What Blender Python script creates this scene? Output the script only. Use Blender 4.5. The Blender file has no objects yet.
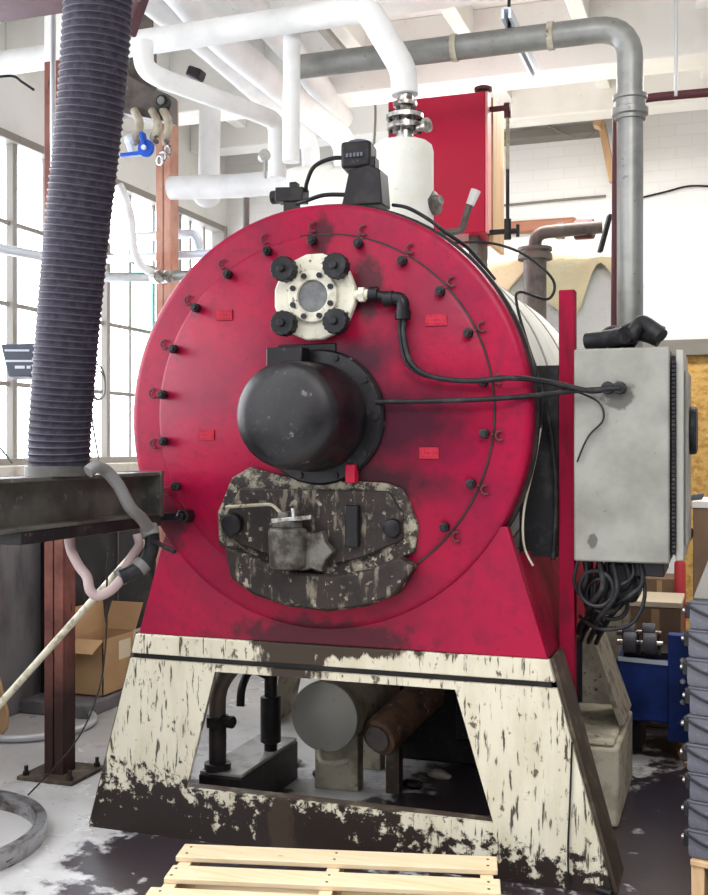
import bpy, bmesh, math, random
from mathutils import Vector, Matrix, noise
random.seed(7)
PI = math.pi
SC = bpy.context.scene
COL = SC.collection

# ---------------------------------------------------------------- camera, world, lights, exposure
# Room axes: X along the boiler front (to the right), Y into the room, Z up; the camera looks 19 degrees off Y.
YAW = math.radians(19.0); CA, SA = math.cos(YAW), math.sin(YAW)
FPX, CXP, CYP, EYE = 1080.0, 354.0, 447.5, 1.5
cam = bpy.data.cameras.new('camera')
cam.sensor_fit = 'HORIZONTAL'; cam.sensor_width = 36.0; cam.lens = 36.0 * FPX / 708.0
cam.clip_start = 0.05; cam.clip_end = 200
cam_ob = bpy.data.objects.new('camera', cam); COL.objects.link(cam_ob)
cam_ob.location = (0, 0, EYE); cam_ob.rotation_euler = (PI / 2, 0, YAW)
SC.camera = cam_ob
SC.view_settings.view_transform = 'Standard'; SC.view_settings.look = 'None'
SC.view_settings.gamma = 1.0; SC.view_settings.use_curve_mapping = False
SC.view_settings.exposure = 0.34

world = bpy.data.worlds.new('sky'); SC.world = world; world.use_nodes = True
wn = world.node_tree.nodes; wl = world.node_tree.links; wn.clear()
w_out = wn.new('ShaderNodeOutputWorld'); w_bg = wn.new('ShaderNodeBackground')
w_tc = wn.new('ShaderNodeTexCoord'); w_dot = wn.new('ShaderNodeVectorMath'); w_dot.operation = 'DOT_PRODUCT'
w_dot.inputs[1].default_value = (-0.80, 0.50, 0.33)
w_map = wn.new('ShaderNodeMapRange'); w_map.inputs[1].default_value = -0.5; w_map.inputs[2].default_value = 0.8
w_map.inputs[3].default_value = 0.22; w_map.inputs[4].default_value = 8.5
w_bg.inputs[0].default_value = (0.93, 0.96, 1.0, 1)
wl.new(w_tc.outputs['Generated'], w_dot.inputs[0]); wl.new(w_dot.outputs['Value'], w_map.inputs[0])
wl.new(w_map.outputs[0], w_bg.inputs[1]); wl.new(w_bg.outputs[0], w_out.inputs[0])

def area_lamp(name, loc, target, sx, sy, power, col=(1, 1, 1)):
    l = bpy.data.lights.new(name, 'AREA'); l.shape = 'RECTANGLE'; l.size = sx; l.size_y = sy
    l.energy = power; l.color = col
    o = bpy.data.objects.new(name, l); COL.objects.link(o); o.location = loc
    o.rotation_euler = (Vector(target) - Vector(loc)).to_track_quat('-Z', 'Y').to_euler()
    return o
area_lamp('fill_light', (0.4, 0.9, 3.7), (-1.2, 3.9, 1.2), 1.6, 0.8, 58, (1.0, 0.97, 0.92))  # unseen fill added behind the camera to light the boiler front
area_lamp('fill_light', (-0.6, 6.2, 3.5), (-0.6, 6.3, 0), 2.0, 0.6, 60, (1.0, 0.97, 0.93))  # unseen fill added to brighten the room behind the boiler
area_lamp('fill_light', (-1.6, 5.9, 2.9), (-1.6, 6.2, 5), 1.4, 0.8, 7, (1.0, 0.98, 0.95))  # upward fill added to brighten the ceiling, not a real fixture

# ---------------------------------------------------------------- pixel helpers: a point of the photo at a real depth
def ray(px, py):
    dx = (px - CXP) / FPX; dz = -(py - CYP) / FPX
    return Vector((dx * CA - SA, dx * SA + CA, dz))
def at_y(px, py, y):
    r = ray(px, py); t = y / r.y; return Vector((r.x * t, y, EYE + r.z * t))
def at_x(px, py, x):
    r = ray(px, py); t = x / r.x; return Vector((x, r.y * t, EYE + r.z * t))
def at_z(px, py, z):
    r = ray(px, py); t = (z - EYE) / r.z; return Vector((r.x * t, r.y * t, z))
def at_d(px, py, d):
    r = ray(px, py); return Vector((r.x * d, r.y * d, EYE + r.z * d))

# ---------------------------------------------------------------- materials
MATS = {}
def mat(name, col, rough=0.5, metal=0.0, mixes=(), blobs=(), bump=None, brick=None, coat=0.0, alpha=None, spec=0.22):
    m = bpy.data.materials.new(name); m.use_nodes = True; MATS[name] = m
    nt = m.node_tree; N = nt.nodes; L = nt.links
    b = N['Principled BSDF']; b.inputs['Roughness'].default_value = rough; b.inputs['Metallic'].default_value = metal; b.inputs['Specular IOR Level'].default_value = spec
    if coat: b.inputs['Coat Weight'].default_value = coat; b.inputs['Coat Roughness'].default_value = 0.25
    if alpha is not None: b.inputs['Alpha'].default_value = alpha
    tc = N.new('ShaderNodeTexCoord')
    colsock = None; rsock = None
    rgb = N.new('ShaderNodeRGB'); rgb.outputs[0].default_value = (*col, 1); colsock = rgb.outputs[0]
    val = N.new('ShaderNodeValue'); val.outputs[0].default_value = rough; rsock = val.outputs[0]
    if brick:
        mp = N.new('ShaderNodeMapping'); mp.inputs['Rotation'].default_value = brick['rot']
        L.new(tc.outputs['Object'], mp.inputs[0])
        bt = N.new('ShaderNodeTexBrick'); L.new(mp.outputs[0], bt.inputs['Vector'])
        bt.inputs['Color1'].default_value = (*col, 1); bt.inputs['Color2'].default_value = (*brick['c2'], 1)
        bt.inputs['Mortar'].default_value = (*brick['mortar'], 1); bt.inputs['Scale'].default_value = 1.0
        bt.inputs['Mortar Size'].default_value = brick.get('ms', 0.006)
        bt.inputs['Brick Width'].default_value = brick['w']; bt.inputs['Row Height'].default_value = brick['h']
        bt.inputs['Mortar Smooth'].default_value = 0.3
        colsock = bt.outputs['Color']
    def fac_noise(scale, lo, hi, detail=6, rgh=0.6, seed=0):
        mp = N.new('ShaderNodeMapping'); mp.inputs['Scale'].default_value = scale if hasattr(scale, '__len__') else (scale,) * 3
        mp.inputs['Location'].default_value = (seed * 3.7, seed * 1.9, seed * 5.3)
        L.new(tc.outputs['Object'], mp.inputs[0])
        nz = N.new('ShaderNodeTexNoise'); nz.inputs['Scale'].default_value = 1.0; nz.inputs['Detail'].default_value = detail
        nz.inputs['Roughness'].default_value = rgh
        L.new(mp.outputs[0], nz.inputs['Vector'])
        mr = N.new('ShaderNodeMapRange'); mr.inputs[1].default_value = lo; mr.inputs[2].default_value = hi
        L.new(nz.outputs['Fac'], mr.inputs[0]); return mr.outputs[0], nz.outputs['Fac']
    def mixcol(f, c):
        nonlocal colsock
        mx = N.new('ShaderNodeMixRGB'); L.new(f, mx.inputs[0]); L.new(colsock, mx.inputs[1]); mx.inputs[2].default_value = (*c, 1)
        colsock = mx.outputs[0]
    def mixr(f, r):
        nonlocal rsock
        mr = N.new('ShaderNodeMapRange'); mr.inputs[3].default_value = 0; mr.inputs[4].default_value = 1
        mx = N.new('ShaderNodeMixRGB'); L.new(f, mx.inputs[0]); L.new(rsock, mx.inputs[1]); mx.inputs[2].default_value = (r, r, r, 1)
        rsock = mx.outputs[0]
    k = 0
    for d in mixes:
        k += 1
        f, _ = fac_noise(d['s'], d['lo'], d['hi'], d.get('detail', 6), d.get('rg', 0.6), d.get('seed', k))
        if d.get('amt', 1) != 1:
            mm = N.new('ShaderNodeMath'); mm.operation = 'MULTIPLY'; L.new(f, mm.inputs[0]); mm.inputs[1].default_value = d['amt']; f = mm.outputs[0]
        mixcol(f, d['c'])
        if 'r' in d: mixr(f, d['r'])
    for d in blobs:          # ragged ellipsoid patches: stains, and painted shade on the floor
        k += 1
        nz = N.new('ShaderNodeTexNoise'); nz.inputs['Scale'].default_value = d.get('ns', 8); nz.inputs['Detail'].default_value = 6
        nz.inputs['Roughness'].default_value = 0.65
        st = N.new('ShaderNodeVectorMath'); st.operation = 'MULTIPLY'; st.inputs[1].default_value = d.get('st', (1, 1, 1))
        L.new(tc.outputs['Object'], st.inputs[0]); L.new(st.outputs[0], nz.inputs['Vector'])
        sep = N.new('ShaderNodeMath'); sep.operation = 'SUBTRACT'; L.new(nz.outputs['Fac'], sep.inputs[0]); sep.inputs[1].default_value = 0.5
        amp = N.new('ShaderNodeMath'); amp.operation = 'MULTIPLY'; L.new(sep.outputs[0], amp.inputs[0]); amp.inputs[1].default_value = d.get('amp', 1.2)
        cur = None
        for c, r in d['e']:
            sb = N.new('ShaderNodeVectorMath'); sb.operation = 'SUBTRACT'; L.new(tc.outputs['Object'], sb.inputs[0]); sb.inputs[1].default_value = c
            dv = N.new('ShaderNodeVectorMath'); dv.operation = 'DIVIDE'; L.new(sb.outputs[0], dv.inputs[0]); dv.inputs[1].default_value = r
            ln = N.new('ShaderNodeVectorMath'); ln.operation = 'LENGTH'; L.new(dv.outputs[0], ln.inputs[0])
            if cur is None: cur = ln.outputs['Value']
            else:
                mn = N.new('ShaderNodeMath'); mn.operation = 'MINIMUM'; L.new(cur, mn.inputs[0]); L.new(ln.outputs['Value'], mn.inputs[1]); cur = mn.outputs[0]
        ad = N.new('ShaderNodeMath'); ad.operation = 'ADD'; L.new(cur, ad.inputs[0]); L.new(amp.outputs[0], ad.inputs[1])
        mr = N.new('ShaderNodeMapRange'); mr.inputs[1].default_value = d.get('out', 1.0); mr.inputs[2].default_value = d.get('in', 0.75)
        mr.inputs[4].default_value = d.get('amt', 1.0)
        L.new(ad.outputs[0], mr.inputs[0]); mixcol(mr.outputs[0], d['c'])
        if 'r' in d: mixr(mr.outputs[0], d['r'])
    L.new(colsock, b.inputs['Base Color']); L.new(rsock, b.inputs['Roughness'])
    if bump:
        _, h = fac_noise(bump[0], 0, 1, 8, 0.65, 9)
        bp = N.new('ShaderNodeBump'); bp.inputs['Strength'].default_value = bump[1]; bp.inputs['Distance'].default_value = bump[2]
        L.new(h, bp.inputs['Height']); L.new(bp.outputs[0], b.inputs['Normal'])
    return m
BIG = 50.0
mat('red_paint', (0.27, 0.003, 0.030), 0.36, spec=0.17, mixes=[
        dict(s=3.0, lo=0.42, hi=0.75, c=(0.14, 0.004, 0.027), amt=0.9), dict(s=(25, 25, 25), lo=0.5, hi=0.75, c=(0.15, 0.005, 0.027), amt=0.8), dict(s=(60, 60, 60), lo=0.64, hi=0.72, c=(0.07, 0.004, 0.012), amt=0.8),
        dict(s=(14, 14, 5), lo=0.70, hi=0.80, c=(0.55, 0.14, 0.17), amt=0.35)],
    blobs=[dict(e=[((-1.13, 3.7, 1.60), (0.34, BIG, 0.19)), ((-1.25, 3.7, 1.82), (0.20, BIG, 0.10))], c=(0.016, 0.006, 0.014), amp=1.3, out=1.15, ns=5, amt=0.85, **{'in': 0.35}),
           dict(e=[((-1.33, 3.7, 1.36), (0.42, BIG, 0.09))], c=(0.02, 0.008, 0.012), amp=1.2, out=1.1, ns=7, amt=0.9, **{'in': 0.6}),
           dict(e=[((-1.40, 3.7, 0.80), (0.45, BIG, 0.09)), ((-2.05, 3.7, 1.20), (0.12, BIG, 0.12)), ((-1.22, 3.7, 2.07), (0.07, BIG, 0.14)), ((-1.4, 3.7, 2.28), (0.05, BIG, 0.1))],
                c=(0.035, 0.008, 0.012), amp=1.6, out=1.0, ns=16, amt=0.85, **{'in': 0.6})],
    bump=(9, 0.12, 0.02))
mat('red_bright_paint', (0.42, 0.010, 0.04), 0.4, mixes=[dict(s=3, lo=0.45, hi=0.8, c=(0.36, 0.01, 0.035)), dict(s=(50, 50, 50), lo=0.70, hi=0.76, c=(0.6, 0.35, 0.35), amt=0.4)])
mat('red_dull_paint', (0.24, 0.007, 0.03), 0.6, spec=0.05, mixes=[dict(s=(20, 20, 6), lo=0.5, hi=0.75, c=(0.09, 0.01, 0.02))])
mat('cream_paint', (0.54, 0.50, 0.40), 0.55, mixes=[
        dict(s=(9, 9, 2.5), lo=0.42, hi=0.7, c=(0.40, 0.36, 0.26), amt=0.85),
        dict(s=(60, 60, 8), lo=0.58, hi=0.64, c=(0.035, 0.028, 0.022), amt=0.95),
        dict(s=(34, 34, 22), lo=0.60, hi=0.66, c=(0.05, 0.038, 0.026), amt=0.9)],
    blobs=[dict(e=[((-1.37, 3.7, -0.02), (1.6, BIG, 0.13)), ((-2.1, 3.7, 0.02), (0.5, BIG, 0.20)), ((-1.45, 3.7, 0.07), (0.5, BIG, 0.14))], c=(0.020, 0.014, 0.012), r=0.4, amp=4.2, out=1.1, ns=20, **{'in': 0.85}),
           dict(e=[((-1.52, 3.7, 0.73), (0.13, BIG, 0.2)), ((-1.35, 3.7, 0.78), (0.4, BIG, 0.05)), ((-1.56, 3.7, 0.1), (0.06, BIG, 0.2))], c=(0.04, 0.028, 0.02), amp=2.4, out=0.95, ns=16, st=(1, 1, 0.35), **{'in': 0.75})],
    bump=(40, 0.25, 0.006))
mat('oily_brown', (0.055, 0.04, 0.03), 0.5, mixes=[dict(s=14, lo=0.5, hi=0.75, c=(0.20, 0.16, 0.11), amt=0.8)])
mat('grimy_plate', (0.028, 0.020, 0.018), 0.55, mixes=[dict(s=(40, 40, 10), lo=0.54, hi=0.62, c=(0.20, 0.17, 0.13), amt=0.8), dict(s=(30, 30, 30), lo=0.60, hi=0.64, c=(0.36, 0.33, 0.25), amt=0.8), dict(s=9, lo=0.45, hi=0.6, c=(0.018, 0.014, 0.013))], bump=(30, 0.5, 0.01))
mat('peeling_cream', (0.26, 0.235, 0.18), 0.7, mixes=[dict(s=17, lo=0.40, hi=0.5, c=(0.035, 0.028, 0.025)), dict(s=38, lo=0.58, hi=0.64, c=(0.36, 0.33, 0.26)), dict(s=55, lo=0.56, hi=0.62, c=(0.03, 0.02, 0.02))], bump=(30, 0.5, 0.01))
mat('black_sooty', (0.009, 0.008, 0.010), 0.34, mixes=[dict(s=7, lo=0.5, hi=0.8, c=(0.035, 0.03, 0.03)), dict(s=22, lo=0.68, hi=0.73, c=(0.18, 0.17, 0.16), amt=0.6)])
mat('black_rubber', (0.010, 0.010, 0.012), 0.5, mixes=[dict(s=20, lo=0.5, hi=0.8, c=(0.045, 0.043, 0.045))])
mat('black_steel', (0.014, 0.012, 0.014), 0.42, mixes=[dict(s=6, lo=0.5, hi=0.75, c=(0.045, 0.04, 0.038)), dict(s=25, lo=0.64, hi=0.7, c=(0.14, 0.12, 0.10), amt=0.6)])
mat('beam_steel', (0.10, 0.095, 0.085), 0.5, mixes=[dict(s=6, lo=0.4, hi=0.7, c=(0.03, 0.028, 0.03)), dict(s=28, lo=0.62, hi=0.7, c=(0.22, 0.20, 0.17), amt=0.6)])
mat('duct_hose', (0.018, 0.014, 0.026), 0.72, mixes=[dict(s=40, lo=0.45, hi=0.7, c=(0.040, 0.034, 0.052))])
mat('duct_wire', (0.06, 0.056, 0.07), 0.5, 0.0)
mat('rust_steel', (0.22, 0.085, 0.065), 0.55, mixes=[dict(s=5, lo=0.45, hi=0.7, c=(0.10, 0.035, 0.03)), dict(s=(30, 30, 8), lo=0.62, hi=0.7, c=(0.035, 0.02, 0.02))],
    blobs=[dict(e=[((-2.9, 4.2, 0.1), (1, 1, 0.45))], c=(0.035, 0.016, 0.015), amp=1.0, ns=5, out=1.2, **{'in': 0.5})])
mat('salmon_steel', (0.52, 0.28, 0.21), 0.55, mixes=[dict(s=5, lo=0.45, hi=0.7, c=(0.38, 0.15, 0.10))])
mat('white_pipe', (0.74, 0.74, 0.745), 0.5, mixes=[dict(s=4, lo=0.45, hi=0.75, c=(0.58, 0.58, 0.575)), dict(s=40, lo=0.70, hi=0.76, c=(0.35, 0.33, 0.3), amt=0.6)])
mat('white_lagging', (0.72, 0.715, 0.68), 0.7, mixes=[dict(s=5, lo=0.45, hi=0.75, c=(0.62, 0.60, 0.50)), dict(s=28, lo=0.64, hi=0.74, c=(0.3, 0.27, 0.2), amt=0.5)], bump=(20, 0.2, 0.01))
mat('ceiling_paint', (0.80, 0.79, 0.76), 0.8, mixes=[dict(s=2, lo=0.5, hi=0.8, c=(0.66, 0.64, 0.58)), dict(s=18, lo=0.66, hi=0.75, c=(0.5, 0.46, 0.38), amt=0.5)])
mat('white_brick', (0.80, 0.80, 0.78), 0.75, brick=dict(rot=(PI / 2, 0, 0), c2=(0.78, 0.775, 0.75), mortar=(0.75, 0.745, 0.73), w=0.22, h=0.078), mixes=[dict(s=2, lo=0.55, hi=0.8, c=(0.64, 0.6, 0.52), amt=0.5)])
mat('dado_paint', (0.17, 0.165, 0.172), 0.55, mixes=[dict(s=(5, 5, 2), lo=0.45, hi=0.7, c=(0.07, 0.065, 0.068)), dict(s=(20, 20, 4), lo=0.63, hi=0.7, c=(0.05, 0.03, 0.03))])
mat('floor_concrete', (0.50, 0.49, 0.49), 0.26, spec=0.6, mixes=[
        dict(s=1.6, lo=0.42, hi=0.68, c=(0.40, 0.39, 0.38), r=0.36), dict(s=9, lo=0.55, hi=0.75, c=(0.25, 0.235, 0.22), amt=0.6),
        dict(s=26, lo=0.665, hi=0.70, c=(0.03, 0.026, 0.028), r=0.3)],
    blobs=[dict(e=[((-1.95, 3.50, 0), (0.34, 0.30, BIG)), ((-1.25, 3.25, 0), (0.9, 0.5, BIG)), ((0.05, 4.1, 0), (0.62, 1.8, BIG)), ((-0.85, 4.7, 0), (0.5, 0.9, BIG)), ((-1.15, 4.25, 0), (0.3, 0.4, BIG)), ((-0.6, 4.3, 0), (0.5, 0.8, BIG)), ((0.1, 6.2, 0), (0.8, 1.0, BIG)), ((-2.05, 4.3, 0), (0.25, 0.25, BIG))],  # oil stains; the patches under the boiler paint in its deep shade
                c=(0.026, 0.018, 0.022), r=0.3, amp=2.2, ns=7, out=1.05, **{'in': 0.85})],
    bump=(30, 0.15, 0.004))
mat('window_steel', (0.30, 0.28, 0.25), 0.5)
mat('sill_concrete', (0.60, 0.58, 0.52), 0.8, mixes=[dict(s=10, lo=0.5, hi=0.7, c=(0.4, 0.38, 0.33))])
mat('pine_wood', (0.64, 0.51, 0.34), 0.6, mixes=[dict(s=(4, 40, 40), lo=0.45, hi=0.7, c=(0.56, 0.40, 0.22), amt=0.8), dict(s=12, lo=0.68, hi=0.74, c=(0.32, 0.20, 0.10), amt=0.6)])
mat('tan_wood', (0.52, 0.34, 0.19), 0.6, mixes=[dict(s=(20, 20, 3), lo=0.45, hi=0.7, c=(0.40, 0.25, 0.13))])
mat('osb_board', (0.62, 0.38, 0.12), 0.65, mixes=[dict(s=(18, 18, 26), lo=0.45, hi=0.62, c=(0.42, 0.22, 0.06)), dict(s=(40, 40, 30), lo=0.6, hi=0.7, c=(0.75, 0.52, 0.22))])
mat('cardboard', (0.46, 0.29, 0.15), 0.75, mixes=[dict(s=5, lo=0.4, hi=0.7, c=(0.52, 0.34, 0.18))])
mat('cardboard_dark', (0.20, 0.13, 0.085), 0.8, mixes=[dict(s=5, lo=0.4, hi=0.7, c=(0.25, 0.16, 0.10))])
mat('cardboard_pale', (0.66, 0.56, 0.42), 0.8)
mat('grey_board', (0.20, 0.185, 0.16), 0.8, mixes=[dict(s=7, lo=0.4, hi=0.7, c=(0.23, 0.21, 0.19))])
mat('label_paper', (0.72, 0.62, 0.46), 0.7)
mat('white_paper', (0.82, 0.80, 0.74), 0.7)
mat('grey_steel', (0.30, 0.29, 0.265), 0.45, 0.3, mixes=[dict(s=6, lo=0.45, hi=0.7, c=(0.27, 0.26, 0.235)), dict(s=25, lo=0.66, hi=0.71, c=(0.08, 0.07, 0.06), amt=0.8)])
mat('cabinet_paint', (0.235, 0.23, 0.205), 0.45, 0.1, mixes=[dict(s=4, lo=0.42, hi=0.70, c=(0.14, 0.135, 0.115)), dict(s=(14, 14, 9), lo=0.66, hi=0.72, c=(0.16, 0.14, 0.11), amt=0.8), dict(s=45, lo=0.70, hi=0.74, c=(0.08, 0.07, 0.06), amt=0.8)],
    blobs=[dict(e=[((-0.435, 3.8, 1.175), (0.016, 1, 0.028)), ((-0.35, 3.8, 1.68), (0.05, 1, 0.05))], c=(0.05, 0.045, 0.04), amp=2.0, ns=22, amt=0.75)])
mat('zinc_pipe', (0.27, 0.27, 0.26), 0.42, 0.55, mixes=[dict(s=7, lo=0.4, hi=0.7, c=(0.18, 0.18, 0.17)), dict(s=30, lo=0.64, hi=0.7, c=(0.12, 0.11, 0.10), amt=0.7)])
mat('dark_pipe', (0.14, 0.12, 0.11), 0.5, 0.2, mixes=[dict(s=10, lo=0.45, hi=0.7, c=(0.07, 0.06, 0.06))])
mat('rusty_pipe', (0.16, 0.085, 0.055), 0.7, mixes=[dict(s=12, lo=0.45, hi=0.65, c=(0.06, 0.035, 0.025)), dict(s=25, lo=0.6, hi=0.7, c=(0.32, 0.24, 0.18))], bump=(25, 0.5, 0.01))
mat('maroon_pipe', (0.085, 0.025, 0.03), 0.45)
mat('copper_pipe', (0.36, 0.16, 0.10), 0.5)
mat('chrome', (0.55, 0.55, 0.54), 0.3, 0.85, mixes=[dict(s=22, lo=0.42, hi=0.6, c=(0.16, 0.13, 0.11))])
mat('cast_metal', (0.15, 0.14, 0.125), 0.45, 0.3, mixes=[dict(s=18, lo=0.42, hi=0.62, c=(0.05, 0.043, 0.038))], bump=(40, 0.4, 0.004))
mat('burner_black', (0.006, 0.0055, 0.007), 0.33, spec=0.32, mixes=[dict(s=7, lo=0.45, hi=0.75, c=(0.018, 0.015, 0.017), r=0.5), dict(s=22, lo=0.66, hi=0.71, c=(0.16, 0.15, 0.14), amt=0.6), dict(s=60, lo=0.62, hi=0.7, c=(0.07, 0.06, 0.06), amt=0.6)], bump=(30, 0.15, 0.004))
mat('wet_lid', (0.30, 0.29, 0.29), 0.15, spec=0.8, mixes=[dict(s=9, lo=0.5, hi=0.7, c=(0.12, 0.09, 0.08))])
mat('bright_steel', (0.42, 0.42, 0.44), 0.30, 0.9, mixes=[dict(s=9, lo=0.48, hi=0.65, c=(0.16, 0.14, 0.13)), dict(s=(14, 14, 60), lo=0.60, hi=0.66, c=(0.10, 0.07, 0.04))])
mat('flange_cream', (0.60, 0.57, 0.47), 0.5, mixes=[dict(s=14, lo=0.5, hi=0.7, c=(0.34, 0.31, 0.25)), dict(s=35, lo=0.62, hi=0.68, c=(0.05, 0.045, 0.04))])
mat('sight_glass', (0.10, 0.10, 0.105), 0.15, mixes=[dict(s=16, lo=0.4, hi=0.7, c=(0.18, 0.18, 0.18))])
mat('orange_sticker', (0.36, 0.012, 0.025), 0.6, mixes=[dict(s=40, lo=0.42, hi=0.6, c=(0.24, 0.006, 0.028))])
mat('blue_paint', (0.015, 0.045, 0.25), 0.4, mixes=[dict(s=6, lo=0.45, hi=0.7, c=(0.01, 0.025, 0.12))])
mat('bright_blue', (0.02, 0.09, 0.50), 0.4)
mat('grey_plastic', (0.10, 0.10, 0.12), 0.5, mixes=[dict(s=8, lo=0.4, hi=0.7, c=(0.07, 0.07, 0.085)), dict(s=50, lo=0.6, hi=0.7, c=(0.15, 0.15, 0.17))])
mat('slate_plastic', (0.10, 0.11, 0.14), 0.5)
mat('pink_hose', (0.36, 0.27, 0.265), 0.5, mixes=[dict(s=10, lo=0.4, hi=0.7, c=(0.36, 0.27, 0.27))])
mat('grey_conduit', (0.15, 0.145, 0.145), 0.45, 0.1)
mat('silver_hose', (0.55, 0.55, 0.57), 0.35, 0.4)
mat('pole_paint', (0.50, 0.46, 0.36), 0.5, mixes=[dict(s=20, lo=0.5, hi=0.65, c=(0.2, 0.17, 0.12))])
mat('tarp_cream', (0.74, 0.66, 0.44), 0.8, mixes=[dict(s=3, lo=0.4, hi=0.7, c=(0.66, 0.58, 0.38))], bump=(6, 0.5, 0.03))
mat('plastic_sheet', (0.78, 0.78, 0.77), 0.3, mixes=[dict(s=3, lo=0.4, hi=0.7, c=(0.68, 0.69, 0.70))], bump=(5, 0.6, 0.03))
mat('yellow_paint', (0.75, 0.45, 0.02), 0.4)
mat('red_plastic', (0.5, 0.05, 0.06), 0.4)
mat('highlight_pink', (0.75, 0.32, 0.30), 0.5)
mat('burlap_grey', (0.34, 0.30, 0.24), 0.85, mixes=[dict(s=14, lo=0.5, hi=0.65, c=(0.16, 0.13, 0.10))], bump=(20, 0.5, 0.01))
mat('dirty_white', (0.46, 0.42, 0.33), 0.7, mixes=[dict(s=8, lo=0.45, hi=0.65, c=(0.28, 0.24, 0.18)), dict(s=22, lo=0.6, hi=0.68, c=(0.1, 0.08, 0.06))], bump=(12, 0.5, 0.02))
mat('light_blue_metal', (0.66, 0.72, 0.80), 0.35, 0.3)
mat('maroon_beam', (0.10, 0.045, 0.055), 0.55, mixes=[dict(s=5, lo=0.4, hi=0.7, c=(0.05, 0.025, 0.03))])
def glass_mat(name, tint):
    m = bpy.data.materials.new(name); m.use_nodes = True; MATS[name] = m
    N = m.node_tree.nodes; L = m.node_tree.links; N.clear()
    o = N.new('ShaderNodeOutputMaterial'); t = N.new('ShaderNodeBsdfTransparent'); g = N.new('ShaderNodeBsdfGlossy'); x = N.new('ShaderNodeMixShader')
    t.inputs[0].default_value = (*tint, 1); g.inputs['Roughness'].default_value = 0.05; x.inputs[0].default_value = 0.06
    L.new(t.outputs[0], x.inputs[1]); L.new(g.outputs[0], x.inputs[2]); L.new(x.outputs[0], o.inputs[0])
glass_mat('window_glass', (0.97, 0.98, 1.0)); glass_mat('green_glass', (0.55, 0.9, 0.8))

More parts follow.
